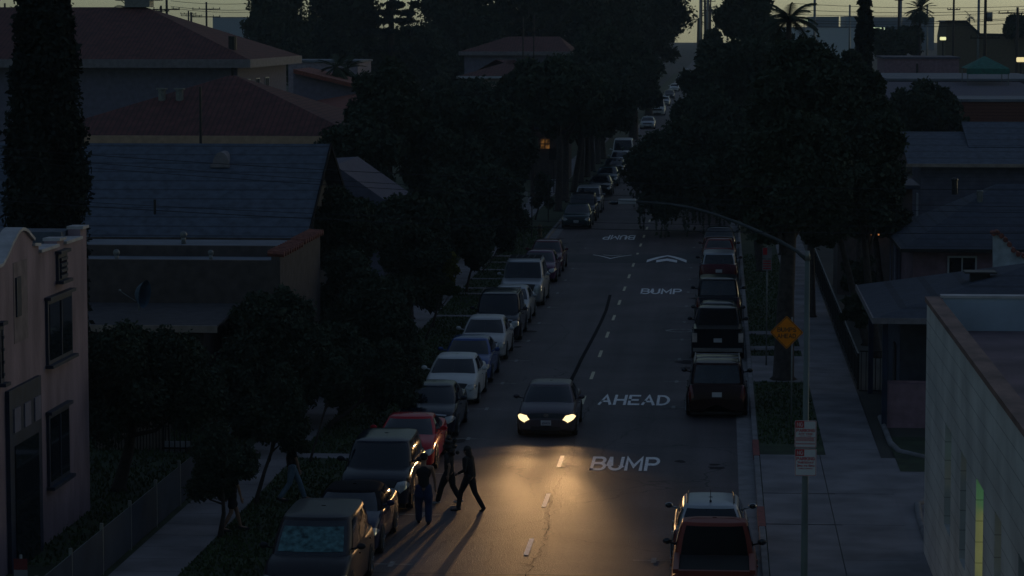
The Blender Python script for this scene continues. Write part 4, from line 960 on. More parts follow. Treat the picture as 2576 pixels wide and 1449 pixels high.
mb.hexa([hd+Vector(q) for q in ((-W_, -.09, -.035), (0, -.09, -.035), (0, .09, -.035), (-W_, .09, -.035), (-W_, -.07, .035), (0, -.07, .035), (0, .07, .035), (-W_, .07, .035))])
mb.build('lamp_head', ms, t, bevel=.01)
MB().ball(hd+Vector((-.31, 0, -.02)), .06, 10, 6, (1.4, 1, .5)).build('lens', M_glass, t, smooth=True)
M_swhite = mat('sign_white', (.62, .62, .63), .45, var=.05); M_sred = mat('sign_red', (.50, .015, .03), .45, var=.05)
Ysn = Yl-.075
def park_sign(v0, v1, lines, label):
    a, b = yp(1999.5, v0, Ysn), yp(2053.5, v1, Ysn); cx_, cz_ = (a.x+b.x)/2, (a.z+b.z)/2; w, h_ = (b.x-a.x)/2, (a.z-b.z)/2
    t = empty('parking_sign', (cx_, Ysn, cz_), label, 'street sign')
    MB().prism(rr_poly(w, h_, .02, 0), (0, .003, 0)).build('panel', M_swhite, t)
    a = rr_poly(w-.005, h_-.005, .017, -.0015); b = rr_poly(w-.011, h_-.011, .014, -.0015); mb = MB(); n_ = len(a)
    for k in range(n_): mb.poly([a[k], a[(k+1) % n_], b[(k+1) % n_], b[k]])
    mb.build('border', M_sred, t)
    MB().poly([(-w+.012, -.0016, h_-.012), (-.02, -.0016, h_-.012), (-.02, -.0016, h_-.105), (-w+.012, -.0016, h_-.105)]).build('red_panel', M_sred, t)
    stroke_text('lettering', 'NO', .088, .062, M_swhite, t, Matrix.Translation((-.079, -.0025, h_-.058)) @ RX, .19, .0003)
    for (tx, z, ww, hh) in lines: stroke_text('lettering', tx, ww, hh, M_sred, t, Matrix.Translation((0, -.0025, h_-z)) @ RX, .23, .0003)
    MB().tube([(-.045, -.006, h_-.04), (-.045, 0, h_-.04)], .006, 8).build('bolt', M_trim, t)
    return t, w, h_
s1, w_, h_ = park_sign(1057.5, 1126.5, [('PARKING', .142, .26, .048), ('ANY TIME', .192, .20, .026), ('HOTEL ZONE', .222, .16, .012)], 'red and white NO PARKING ANY TIME sign, upper of the two on the lamp pole')
mb = MB()
for r_ in range(7):
    z = h_-.245-r_*.0125 - (.02 if r_ > 4 else 0); x = -w_+.022
    while x < w_-.03:
        L_ = random.uniform(.012, .03); mb.poly([(x, -.003, z), (min(x+L_, w_-.02), -.003, z), (min(x+L_, w_-.02), -.003, z+.007), (x, -.003, z+.007)]); x += L_+.005
mb.build('small_print', M_sred, s1)
park_sign(1128.5, 1197.5, [('PARKING', .142, .26, .05), ('TUESDAY', .197, .235, .03), ('3pm to 5pm', .242, .25, .034), ('STREET SWEEPING', .283, .20, .014)], 'red and white NO PARKING TUESDAY sign, lower of the two on the lamp pole')
# small red and white sign, bottom left corner
p = yp(53, 1430, 58)
t = pole_sign('parking_sign', 'small red and white parking sign at the bottom left corner', 'street sign', p.x, 58, p.z+.3, .03, M_steel)
z = p.z-.14
MB().box(-.15, .15, -.045, -.04, z-.02, z+.22).build('red_panel', mat('shaded_sign_red', (.15, .02, .02), .7), t); MB().box(-.15, .15, -.045, -.04, z-.42, z-.025).build('panel', mat('shaded_sign_white', (.22, .21, .22), .7), t)  # shade on this sign is put into its red and white
# signs partly hidden among the leaves on the right, behind the orange diamond
for (u, v0, v1, Y, lb) in ((1930, 622, 680, 101, 'red and white parking sign half hidden by leaves on the right parkway'),):
    a = yp(u, v0, Y); b = yp(u, v1, Y); t = pole_sign('parking_sign', lb, 'street sign', a.x, Y, a.z+.05, .028, M_steel)
    w = .17; MB().box(-w, w, -.045, -.04, (a.z+b.z)/2+.01-.14, a.z-.14).build('panel', mat('shaded_sign_white', (.22, .21, .22), .7), t); MB().box(-w+.02, 0, -.048, -.0452, (a.z+b.z)/2+.15-.14, a.z-.02-.14).build('red_panel', M_sred, t)  # white darkened to paint in the dimness among the leaves
    MB().box(-w, w, -.045, -.04, b.z-.14, (a.z+b.z)/2-.01-.14).build('lower_panel', mat('shaded_sign_white', (.22, .21, .22), .7), t)
    for k in range(4): MB().box(-w+.03, w-.03, -.048, -.0452, b.z-.14+.05+k*.09, b.z-.14+.09+k*.09).build('lettering', M_sred, t)
# left sign seen from behind and thin posts
p = gp(1317, 626, .14); q = yp(1318, 496, p.y)
t = pole_sign('road_sign', 'pale rectangular sign on a post beyond the striped left parkway', 'road sign', p.x, p.y, yp(1318, 481, p.y).z+.1, .04, M_steel)
MB().box(-.24, .24, -.055, -.045, yp(1318, 510, p.y).z-.14, yp(1318, 481, p.y).z-.14).build('panel', mat('aluminium_back', (.28, .28, .25), .5), t)
p = gp(1446, 440, .14); t = pole_sign('road_sign', 'dark backed sign between the leaning street trees', 'road sign', p.x-.3, 205, yp(1446, 388, 205).z+.5, .04, M_trim)
MB().box(-.36, .36, -.055, -.045, yp(1446, 402, 205).z-.14, yp(1446, 374, 205).z-.14).build('panel', M_trim, t)
for (u, v, vt, lb) in ((1338, 598, 490, 'thin dark post beside the hydrant'), (1379, 560, 430, 'thin dark post behind the hydrant')):
    p = gp(u, v, .14); t = empty('marker_post', (p.x, p.y, .14), lb, 'post'); MB().tube([(0, 0, 0), (0, 0, yp(u, vt, p.y).z-.14)], .035, 8).build('post', M_trim, t)
# hydrant
p = gp(1358, 596, .14); t = empty('fire_hydrant', (p.x, p.y, .14), 'dark fire hydrant on the left kerb near the hump', 'fire hydrant')
mh = mat('hydrant_paint', (.10, .07, .03), .6)
MB().tube([(0, 0, 0), (0, 0, .06), (0, 0, .07), (0, 0, .52), (0, 0, .55), (0, 0, .6)], [.17, .17, .11, .11, .15, .15], 12).build('barrel', mh, t, smooth=False)
MB().ball((0, 0, .62), .14, 10, 6, (1, 1, .7)).tube([(0, 0, .7), (0, 0, .78)], .035, 6).build('bonnet', mh, t, smooth=True)
MB().tube([(-.2, 0, .4), (.2, 0, .4)], .06, 8).tube([(0, -.2, .36), (0, 0, .36)], .08, 8).build('nozzle', mh, t)
p = gp(1290, 627, .14); t = empty('bare_sapling', (p.x, p.y, .14), 'leafless young tree left of the roadside sign', 'tree')
mb = MB(); mb.tube([(0, 0, 0), (.03, 0, 1.5), (0, 0, 2.6)], [.05, .04, .015], 6)
for i in range(9): a = random.uniform(0, 6.28); z = random.uniform(1.1, 2.2); mb.tube([(0, 0, z), (math.cos(a)*.35, math.sin(a)*.35, z+.5)], [.018, .006], 5)
mb.build('trunk', M_bark, t)

# ------------------------------------------------------------------ utility poles and wires
def upole(u, vt, Y, label, arms=(0.0,), arm=2.2, tr=False, metal=False, group='utility poles on the skyline'):
    p = yp(u, vt, Y); t = empty('utility_pole', (p.x, Y, 0), label, 'utility pole', group)
    MB().tube([(0, 0, 0), (0, 0, p.z)], [.22, .14] if not metal else [.25, .18], 8).build('pole', M_wood if not metal else M_steel, t, smooth=True)
    for d in arms:
        z = p.z-.5-d
        MB().box(-arm/2, arm/2, -.14, -.02, z-.07, z+.07).build('crossarm', M_wood, t)
        ins = MB(); [ins.tube([(x*arm/2, -.08, z+.07), (x*arm/2, -.08, z+.28)], .06, 6) for x in (-.95, -.5, .5, .95)]; ins.build('insulator', M_trim, t)
    if tr:
        z = p.z-tr; MB().tube([(.45, -.1, z-.55), (.45, -.1, z+.45)], .32, 10).build('transformer', M_steel, t, smooth=True)
    return p
upole(419, -8, 330, 'pole with one crossarm just above the hall ridge', (1.0,), 3.2); upole(405, 14, 360, 'short pole behind the hall ridge', (.2,), 2.2)
upole(474, 27, 520, 'small pole half way along the sloping hall roof', (.1,), 3); upole(480, 30, 560, 'faint pole behind the small one', (.3,), 2)
pA = upole(519, 5, 430, 'pole with two crossarms left of the tall dark tree', (.6, 1.8), 4.4); upole(482, 32, 640, 'tiny far pole beside the blue grey factory', (.2,), 5)
upole(12, 8, 380, 'pole at the top left corner', (.4,), 3)
for a in ((1762, -60, 560, 'tall pole at the left of the bright gap', (3.0,), 3, False, True), (1780, -50, 600, 'tall pole with arms in the bright gap', (2.0, 4.0, 6.0), 3.4, False, True), (1788, -45, 640, 'tall pole at the right of the bright gap', (3.0, 5.2), 3.2)): upole(*a)
upole(2050, -30, 430, 'plain steel pole left of the white warehouse', (), 2, False, True); upole(2138, 12, 560, 'short thin pole above the white warehouse', (), 2, False, True)
upole(2262, -30, 400, 'pole just left of the fan palm', (1.2,), 1.2); upole(2267, -30, 470, 'second pole just left of the fan palm', (), 1.2, False, True)
pB = upole(2400, -24, 400, 'pole with a crossarm right of the fan palm', (2.2,), 1.8); pE = upole(2333, 12, 620, 'thin pole behind the fan palm', (), 2, False, True)
upole(2463, -30, 420, 'pale pole left of the transformer pole', (), 2, False, True)
pC = upole(2480, -40, 300, 'thick pole with a transformer and low crossarm on the right', (5.2,), 3.1, 3.4)
pD = upole(2560, 18, 330, 'pole with one arm at the right edge of the skyline', (.2,), 4.5)
wm = mat('wire_black', (.03, .03, .035), .7)
def wire(a, b, sag, r, label, group='overhead wires'):
    a, b = Vector(a), Vector(b); mb = MB(); n = 24
    mb.tube([a.lerp(b, i/n)-Vector((0, 0, 4*sag*(i/n)*(1-i/n))) for i in range(n+1)], r, 4, False)
    o = mb.build('overhead_wire', wm); tag(o, label, 'wire', group); return o
WR = [(8, 22), (24, 30), (36, 34), (50, 50), (57, 53), (64, 62)]
for i, (va, vb) in enumerate(WR):
    wire(yp(1990, va, 420), yp(2620, vb-8, 400), .5, .035, ('topmost', 'second', 'third', 'fourth', 'fifth', 'lowest')[i]+' thin wire across the right skyline')
for i, (va, vb) in enumerate(((2, 8), (16, 24), (20, 30))):
    wire(yp(430, va, 420), yp(640, vb, 440), .3, .035, ('upper', 'middle', 'lower')[i]+' thin wire across the left skyline')
for i, (va, vb, Y, r) in enumerate(((368, 462, 30, .0035), (385, 505, 31, .003), (398, 520, 32, .003), (500, 570, 30, .004), (492, 552, 33, .003))):
    a, b = yp(-60, va, Y), yp(2640, vb+16, Y+2); wire(a, b, .12, r, ('highest', 'second', 'third', 'thickest low', 'lowest thin')[i]+' near cable crossing the whole view', 'near cables crossing the street')
# distant street lights that are lit
for (u, v, Y, col, lb) in ((2015, 82*.0+81, 700, (.75, 1, .6), 'lit floodlight by the white warehouse'), (2296, 108, 380, (.8, 1, .6), 'lit yard light beside the slim cypress'), (2530, 141*.0+143, 300, (.9, 1, .5), 'lit lamp on the brown building'), (2545, 220, 240, (1, .8, .4), 'warm lit lamp above the green canopy'), (612*.999, 79, 900, (.8, .9, .6), 'lit lamp on the blue grey factory')):
    pass
def far_lamp(u, v, Y, r, col, e, label):
    p = yp(u, v, Y); t = empty('flood_light', (p.x, Y, 0), label, 'light')
    MB().tube([(0, 0, 0), (0, 0, p.z)], .12, 6).build('pole', M_trim, t)
    MB().box(-r*1.9, r*1.9, -.3, 0, p.z-r, p.z+r).build('lamp', mat('lamp_glow_%d' % int(u), col, emit=col, es=e), t, bevel=r*.4)
far_lamp(2023, 54, 880, .55, (.55, .75, .45), 1.6, 'lit pale green floodlight above the white warehouse')
far_lamp(2210, 77, 700, .8, (.45, .55, .33), 1.3, 'lit yellowish floodlight right of the slim cypress')
far_lamp(2372, 97, 390, .22, (.6, .6, .3), 1.5, 'small lit lamp on the brown gable building')
far_lamp(2568, 150, 300, .25, (.6, .5, .25), 1.4, 'small warm lamp at the right edge')
far_lamp(1908, 52, 700, .8, (.5, .55, .5), 1.0, 'small pale light left of the feather palm')

# ------------------------------------------------------------------ cars
def paint(nm, col, rough=.16, metal=.12): return mat('paint_'+nm, col, rough, metal, var=.06, scale=2, spec=.16, coat=.10)
def cr1(P, t):
    n = len(P)-1; t = min(max(t, 0), n-1e-6); i = int(t); f = t-i
    p0, p1, p2, p3 = P[max(i-1, 0)], P[i], P[i+1], P[min(i+2, n)]
    return .5*((2*p1)+(-p0+p2)*f+(2*p0-5*p1+4*p2-p3)*f*f+(-p0+3*p1-3*p2+p3)*f**3)
class Surf:
    def __init__(s, ctrl): s.c = [[np.array(p, float) for p in row] for row in ctrl]; s.n = len(ctrl)-1; s.m = len(ctrl[0])-1
    def at(s, u, v): return cr1([cr1(row, v) for row in s.c], u)
    def nrm(s, u, v):
        e = .02; a = s.at(min(u+e, s.n), v)-s.at(max(u-e, 0), v); b = s.at(u, min(v+e, s.m))-s.at(u, max(v-e, 0))
        k = np.cross(a, b); l = np.linalg.norm(k); return k/l if l > 1e-9 else np.array([0, 0, 1.])
    def patch(s, mb, u0, u1, v0, v1, nu, nv, off=0.0, sx=1, sgn=1, skirt=0, shape=None):
        base = len(mb.v)
        for i in range(nu+1):
            for j in range(nv+1):
                a, b = i/nu, j/nv
                if shape: a, b = shape(a, b)
                u = u0+(u1-u0)*a; v = v0+(v1-v0)*b; p = s.at(u, v)
                if off: p = p+s.nrm(u, v)*off*sgn
                mb.v.append((p[0]*sx, p[1], p[2]))
        for i in range(nu):
            for j in range(nv):
                a = base+i*(nv+1)+j; f = (a, a+1, a+nv+2, a+nv+1); mb.f.append(f if sx > 0 else f[::-1])
        return mb
def car(name, label, cat, loc_, rz, L, Wd, H, m, kind='sedan', hood=.95, wb=1.15, wt=1.9, rt=3.4, rb=4.1, belt=.98, deck=1.02, group=None, rails=False, lights=False, lit=False, wr=.32, plate=True, roofm=None, fwa=.88, rwa=None, nose=.72, sunshade=False, grille='dark', chrome=False):
    t = empty(name, loc_, label, cat, group, rz); w = Wd/2; rwa = rwa or L-.95
    pick = kind == 'pickup'
    # lower body: stations along the length
    st = [(0, .70, .30, .56), (.05, .84, .24, nose-.04), (.2, .93, .20, nose+.06), (.55, .99, .18, hood-.07), (wb-.05, 1.0, .17, hood), (wb+.35, 1.0, .17, belt-.01), ((wb+rb)/2, 1.0, .17, belt), (rb-.2, 1.0, .17, belt if kind != 'sedan' else max(belt, deck-.02))]
    if kind == 'sedan': st += [(rb+.05, .99, .18, deck), (L-.25, .95, .2, deck-.02), (L-.08, .90, .24, deck-.14), (L, .80, .30, .62)]
    elif pick: st += [(rb+.3, 1.0, .2, belt), (L-.3, 1.0, .25, belt), (L-.03, .99, .3, belt), (L, .97, .38, belt-.05)]
    else: st += [(L-.35, .97, .2, belt+.01), (L-.15, .95, .22, belt), (L-.05, .92, .26, belt-.15), (L, .84, .32, .62)]
    ctrl = []
    for (y, k, zb, zt) in st:
        a = w*k; h_ = zt-zb
        ctrl.append([(0, y, zt+.015), (.45*a, y, zt+.008), (.80*a, y, zt-.02), (.93*a, y, zt-.06), (.985*a, y, zb+h_*.72), (a, y, zb+h_*.48), (.985*a, y, zb+h_*.2), (.93*a, y, zb), (.5*a, y, zb-.02)])
    B = Surf(ctrl); mb = MB(); NU = B.n*3
    for sx in (1, -1):
        B.patch(mb, 0, B.n, 0, B.m, NU, 20, sx=sx)
        for (u, rev) in ((0, 1), (B.n, 0)):
            base = len(mb.v); c = B.at(u, 0); e = B.at(u, 8)
            mb.v.append((0, c[1], (c[2]+e[2])/2))
            for j in range(17): p = B.at(u, j/2); mb.v.append((p[0]*sx, p[1], p[2]))
            for j in range(16):
                f = (base, base+1+j, base+2+j); mb.f.append(f if (rev ^ (sx < 0)) else f[::-1])
    body = mb.build('body', m, t, smooth=True)
    # cabin rings
    def ring(yf, yr, hw, z, bow):
        ln = yr-yf
        return [(0, yf-bow, z), (hw*.55, yf-bow*.7, z), (hw*.93, yf+.10, z), (hw, yf+ln*.22, z), (hw*1.005, yf+ln*.5, z), (hw*.99, yf+ln*.80, z), (hw*.90, yr-.08, z), (hw*.5, yr+bow*.4, z), (0, yr+bow*.5, z)]
    hr = H-.035
    bw, rw_ = w*.93, w*(.72 if kind in ('sedan', 'hatch') else .80)
    if pick: rw_ = w*.76
    zb0 = min(hood, belt)-.03
    rows = [ring(wb, rb, bw, zb0, .10), ring(wb+(wt-wb)*.5, rb+(rt-rb)*.5, (bw+rw_)/2+.02, zb0+(hr-.05-zb0)*.52, .09), ring(wt, rt, rw_, hr-.05, .07), ring(wt+.08, rt-.08, rw_*.90, hr-.005, .05), ring(wt+.35, rt-.35, rw_*.6, H-.004, .03), ring((wt+rt)/2-.05, (wt+rt)/2+.05, rw_*.1, H, 0)]
    G = Surf(rows); mb = MB()
    for sx in (1, -1): G.patch(mb, 0, G.n, 0, G.m, 15, 24, sx=-sx)
    for i, p in enumerate(mb.v): pass
    mb.build('roof', roofm or m, t, smooth=True)
    def gpatch(nm, mm, u0, u1, v0, v1, both=True, parent=t, off=.008, nu=5, nv=8, sides=None, shape=None):
        mb = MB()
        for sx in (sides or ((1, -1) if both else (1,))):
            G.patch(mb, u0, u1, v0, v1, nu, nv, off=off, sx=sx, sgn=-1, shape=shape)
        # keep normals outward
        return mb.build(nm, mm, parent, smooth=True)
    ws = gpatch('windshield', M_glass, .12, 1.9, 0, 1.82)
    if sunshade:
        gpatch('sun_shade', mat('foil_sunshade', (.02, .12, .14), .35, metal=.3, var=.75, scale=7, col2=(.12, .28, .29)), .35, 1.55, 0, 1.6, off=.014)
    if not pick: gpatch('rear_window', M_glass, .35 if kind != 'sedan' else .15, 1.85, 6.25, 8)
    else: gpatch('rear_window', mat('shaded_cab_glass', (.005, .005, .006), .5, spec=.15), .02, 1.85, 6.2, 8)
    for sx in (1, -1):
        for (a, b) in (((2.45, 3.75), (3.9, 5.35)) if kind != 'van' else ((2.45, 3.6), (3.75, 5.5))):
            gpatch('side_window', M_glass, .32, 1.8, a, b, sides=(sx,), nv=5)
        if kind in ('suv', 'van', 'hatch'): gpatch('quarter_window', M_glass, .45, 1.7, 5.45, 5.95, sides=(sx,), nv=3)
    def bpatch(nm, mm, u0, u1, v0, v1, sides=(1, -1), off=.012, nu=5, nv=6, parent=t, shape=None):
        mb = MB()
        for sx in sides: B.patch(mb, u0, u1, v0, v1, nu, nv, off=off, sx=sx, sgn=-1, shape=shape)
        return mb.build(nm, mm, parent, smooth=True)
    # front
    hl = M_hl_on if lit else M_hl
    for sx in (1, -1): bpatch('headlight', hl, .40 if not lit else .25, 2.75 if not lit else 2.8, 1.9, 4.3, sides=(sx,), off=.015, shape=lambda a, b: (a*(.35+.65*b), b))
    gm = M_trim if grille == 'dark' else M_chrome
    bpatch('grille', gm, .4, 1.5, 0, 1.75, off=.014)
    if chrome: bpatch('grille_bar', M_chrome, 1.35, 1.7, 0, 1.9, off=.02, nu=2)
    mb = MB(); yb = -.012
    mb.prism([(-w*.55, -.004, .24), (w*.55, -.004, .24), (w*.48, -.004, .36), (-w*.48, -.004, .36)], (0, .06, 0)); mb.build('air_intake', M_trim, t)
    if plate:
        MB().box(-.155, .155, -.03, -.006, .40, .55).build('license_plate', M_plate, t)
        MB().box(-.155, .155, L+.006, L+.03, .55 if kind == 'sedan' else .70, .70 if kind == 'sedan' else .85).build('license_plate', M_plate, t)
    # rear
    n = B.n
    for sx in (1, -1):
        if pick: MB().box(*sorted((sx*w*.80, sx*w*.985)), L-.04, L+.012, belt-.42, belt-.08).build('tail_light', M_tailp, t)
        else: bpatch('tail_light', M_tail, n-2.1, n-.35, 2.4, 4.6, sides=(sx,), off=.012)
    # panel gaps and sills
    mb = MB()
    for sx in (1, -1):
        for yy in (wb+.25, (wb+rb)/2+.05):
            uu = np.interp(yy, [s_[0] for s_ in st], range(len(st))); B.patch(mb, uu-.02, uu+.02, 3.2, 6.3, 1, 5, off=.004, sx=sx, sgn=-1)
        B.patch(mb, 3.6, n-2.6, 6.6, 7.0, 6, 1, off=.006, sx=sx, sgn=-1)
    mb.build('door_gap', M_trim, t)
    for sx in (1, -1):
        for yy in (wb+1.05, (wb+rb)/2+.95): MB().box(*sorted((sx*w*.985, sx*(w*.985+.03))), yy, yy+.16, belt-.18, belt-.15).build('door_handle', m, t)
        z = belt+.10; x0 = sx*w*.90; yy = wb+.42
        a = MB(); a.tube([(x0, yy+.02, z-.06), (sx*(w+.06), yy, z-.03)], .022, 6); a.ball((sx*(w+.115), yy, z), .10, 10, 7, (1.0, .55, .72)); mo = a.build('side_mirror', m if not (kind == 'pickup') else M_trim, t, smooth=True)
        MB().ball((sx*(w+.115), yy+.035, z), .088, 8, 6, (.95, .35, .68)).build('mirror_glass', M_glass, mo, smooth=True)
    # wheels
    for sx in (1, -1):
        for yy in (fwa, rwa):
            # arch: dark crescent standing just proud of the side
            a = MB(); N = 18; rr = wr+.055; pts = []
            for k in range(N+1): q = math.pi*k/N; pts.append((sx*(w*.985), yy+rr*math.cos(q), wr+.0+rr*math.sin(q)))
            pts2 = [(sx*(w*.985), yy-rr, .17), (sx*(w*.985), yy+rr, .17)]
            a.prism((pts+pts2) if sx < 0 else (pts+pts2)[::-1], (sx*.026*(1), 0, 0)); a.build('wheel_arch', M_trim, t)
            wh = MB(); N = 20; x0 = sx*(w-.19); x1 = sx*(w+.028); prof = [(x0, wr*.9), (x0+sx*.03, wr), (x1-sx*.04, wr), (x1-sx*.012, wr*.96), (x1, wr*.82), (x1, wr*.66)]
            for (x, r_) in prof:
                for k in range(N): q = 2*math.pi*k/N; wh.v.append((x, yy+r_*math.cos(q), wr+r_*math.sin(q)))
            for i in range(len(prof)-1):
                for k in range(N):
                    f = (i*N+k, i*N+(k+1) % N, (i+1)*N+(k+1) % N, (i+1)*N+k); wh.f.append(f if sx < 0 else f[::-1])
            wo_ = wh.build('wheel', M_rub, t, smooth=True)
            rm = MB(); rm.tube([(x1-sx*.02, yy, wr), (x1-sx*.012, yy, wr)], wr*.2, 10)
            for k in range(5):
                q = 2*math.pi*k/5+.3; rm.bar((x1-sx*.012, yy, wr), (x1-sx*.008, yy+wr*.64*math.cos(q), wr+wr*.64*math.sin(q)), .06, .02)
            N = 20
            for k in range(N):
                q, q2 = 2*math.pi*k/N, 2*math.pi*(k+1)/N
                rm.poly([(x1-sx*.004, yy+r_*math.cos(g_), wr+r_*math.sin(g_)) for r_, g_ in ((wr*.66, q), (wr*.66, q2), (wr*.58, q2), (wr*.58, q))][::(1 if sx > 0 else -1)])
            rm.build('rim', M_rim, wo_)
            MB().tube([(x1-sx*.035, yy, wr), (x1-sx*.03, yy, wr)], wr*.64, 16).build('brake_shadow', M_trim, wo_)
    MB().box(-w*.85, w*.85, .3, L-.3, .10, .19).build('underbody', M_trim, t)
    if rails:
        mb = MB()
        for sx in (1, -1): mb.tube([(sx*rw_*.92, wt+.25, H-.01), (sx*rw_*.92, wt+.4, H+.04), (sx*rw_*.92, rt-.4, H+.04), (sx*rw_*.92, rt-.2, H-.01)], .018, 6)
        for yy in ((wt+.7, rt-.7) if rails != 'basket' else np.linspace(wt+.4, rt-.5, 7)): mb.tube([(-rw_*.92, yy, H+.045), (rw_*.92, yy, H+.045)], .014, 6)
        if rails == 'basket': [mb.tube([(x, wt+.4, H+.05), (x, rt-.5, H+.05)], .012, 6) for x in (-.4, -.13, .13, .4)]
        mb.build('roof_rack', M_trim if rails != 'silver' else M_rim, t)
    if pick:
        y0, y1 = rb+.12, L-.10; mb = MB()
        mb.box(-w*.82, w*.82, y0, y1, belt+.02, belt+.026); mb.build('bed', mat('bed_liner', (.006, .006, .006), .95), t)
        MB().box(-w*.93, -w*.80, y0, y1, belt-.02, belt+.075).build('bed_rail', m, t); MB().box(w*.80, w*.93, y0, y1, belt-.02, belt+.075).build('bed_rail', m, t)
        MB().box(-w*.80, w*.80, L-.10, L+.014, .48, belt+.07).build('tailgate', m, t)
        MB().box(-w*.95, w*.95, L+.015, L+.14, .36, .50).build('rear_bumper', M_chrome, t)
    return t
M_hl = mat('headlight_lens', (.40, .42, .42), .08, metal=.2, var=.3, scale=6, spec=.8, coat=1.0)
M_hl_on = mat('headlight_lit', (.9, .9, .6), .2, emit=(1.0, .74, .36), es=1.75, var=.05)
M_chrome = mat('chrome_trim', (.45, .45, .46), .2, metal=.9, var=.05)
M_plate = mat('plate_white', (.55, .55, .55), .5, var=.1)
M_tail = mat('tail_lens', (.12, .008, .007), .15, var=.2, coat=.6)
M_tailp = mat('tail_lens_pale', (.55, .46, .40), .3, var=.3, coat=.4)
GL = 'cars parked along the left kerb'; GR = 'cars parked along the right kerb'
SED = dict(L=4.6, Wd=1.78, H=1.44); SUVD = dict(L=4.6, Wd=1.85, H=1.68, kind='suv', hood=1.05, belt=1.08, wb=1.1, wt=1.75, rt=4.15, rb=4.42, wr=.36, nose=.82)
P_ = dict(charcoal=paint('charcoal', (.016, .020, .032)), black=paint('black', (.012, .013, .018)), navy=paint('navy', (.012, .020, .055)), bluec=paint('bright_blue', (.03, .075, .24)), white=paint('white', (.62, .63, .62), .3, 0),
          silver=paint('silver', (.36, .38, .40), .32, .55), red=paint('red', (.46, .012, .02)), maroon=paint('maroon', (.10, .018, .028)), purple=paint('plum', (.12, .04, .09)), green=paint('dark_green', (.02, .045, .05)), van=paint('faded_charcoal', (.020, .019, .024), .35, 0), pickup=paint('brick_red', (.24, .055, .04), .45, .1), brown=paint('dark_red_brown', (.030, .012, .010)), teal=paint('dark_teal', (.02, .05, .065)))
def left(y_mid, **k):
    L_ = k['L']; p = (-4.30, y_mid-L_/2, .0); return car(loc_=p, rz=0, group=GL, **k)
def right(y_rear, **k):
    L_ = k['L']; p = (4.45-(.10 if y_rear == 63.0 else 0), y_rear+L_, 0); return car(loc_=p, rz=math.pi, group=GR, **k)
def SD(**k): d = dict(SED); d.update(k); return d
def SU(**k): d = dict(SUVD); d.update(k); return d
left(60.6, name='parked_minivan', label='dark minivan nearest the camera with a teal sunshade behind its windshield', cat='minivan', m=P_['van'], L=4.9, Wd=1.92, H=1.74, kind='van', hood=1.02, belt=1.06, wb=.95, wt=1.85, rt=4.4, rb=4.72, sunshade=True, nose=.74, wr=.34)
left(66.2, name='parked_car', label='low navy blue car parked right behind the minivan with the sunshade', cat='car', m=P_['navy'], roofm=mat('black_soft_top', (.010, .011, .014), .9, spec=.1), **SD(H=1.36, L=4.5))
left(72.4, name='parked_crossover', label='dark blue crossover parked just behind the person in the black tank top', cat='car', m=P_['charcoal'], **SU(H=1.66))
left(78.8, name='parked_coupe', label='bright red coupe parked between the dark crossover and a dark sedan', cat='car', m=P_['red'], **SD(H=1.34, L=4.4, wb=1.25, wt=2.05, rt=3.1, rb=3.95, hood=.9, belt=.94, nose=.66))
left(85.2, name='parked_sedan', label='dark grey sedan with a chrome grille parked beyond the red coupe', cat='car', m=P_['charcoal'], chrome=True, **SD(H=1.45, L=4.75))
left(92.6, name='parked_sedan', label='white sedan in front of the bright blue one', cat='car', m=P_['white'], **SD())
left(98.0, name='parked_sedan', label='bright blue sedan between the white sedan and the silvery white sedan', cat='car', m=P_['bluec'], **SD())
left(104.7, name='parked_sedan', label='silvery white sedan just beyond the bright blue one', cat='car', m=paint('pearl', (.50, .50, .50), .3, .2), **SD(L=4.5, H=1.47))
left(111.4, name='parked_suv', label='dark sport utility with a roof rack and chrome framed grille', cat='car', m=P_['charcoal'], rails=True, chrome=True, **SU(H=1.78, Wd=1.9, L=4.8))
left(117.6, name='parked_sedan', label='silver sedan showing behind the dark sport utility', cat='car', m=P_['silver'], **SD(H=1.42))
left(125.3, name='parked_suv', label='big silver sport utility with a luggage basket on its roof', cat='car', m=P_['silver'], rails='basket', **SU(H=1.92, Wd=1.98, L=5.1, hood=1.15, belt=1.2, nose=.95, wb=1.35, wt=1.95, rt=4.6, rb=4.9, wr=.38))
left(136.3, name='parked_sedan', label='plum coloured sedan parked past the big silver sport utility', cat='car', m=P_['purple'], **SD())
left(142.0, name='parked_sedan', label='maroon car last before the hydrant gap on the left', cat='car', m=P_['maroon'], **SD(H=1.5))
left(172.0, name='parked_sedan', label='dark green sedan, first beyond the hydrant on the left', cat='car', m=P_['green'], **SD(L=4.8))
left(178.4, name='parked_suv', label='dark tall car right behind the dark green sedan', cat='car', m=P_['black'], **SU())
left(186.2, name='parked_suv', label='silver crossover second from the leaning trees', cat='car', m=P_['silver'], **SU(H=1.7))
left(204.5, name='parked_sedan', label='black sedan beside the strongly leaning tree', cat='car', m=P_['black'], **SD())
left(217.0, name='parked_sedan', label='dark teal sedan beyond the black sedan', cat='car', m=P_['teal'], **SD())
left(230.5, name='parked_sedan', label='grey sedan two places in front of the white van', cat='car', m=P_['charcoal'], **SD())
left(243.5, name='parked_sedan', label='small silver blue car directly in front of the white van', cat='car', m=P_['silver'], **SD())
left(251.8, name='parked_van', label='white passenger van up the street', cat='van', m=P_['white'], L=5.2, Wd=2.0, H=2.2, kind='van', hood=1.2, belt=1.2, wb=.7, wt=1.5, rt=4.9, rb=5.1, nose=.9, wr=.36)
left(335.0, name='parked_car', label='far parked car under the trees beyond the white van', cat='car', m=P_['silver'], **SD())
left(385.0, name='parked_truck', label='farthest pale boxy vehicle at the end of the left row', cat='van', m=P_['white'], L=5.4, Wd=2.1, H=2.3, kind='van', hood=1.2, belt=1.3, wb=.7, wt=1.4, rt=5.1, rb=5.3, nose=.9, wr=.36)
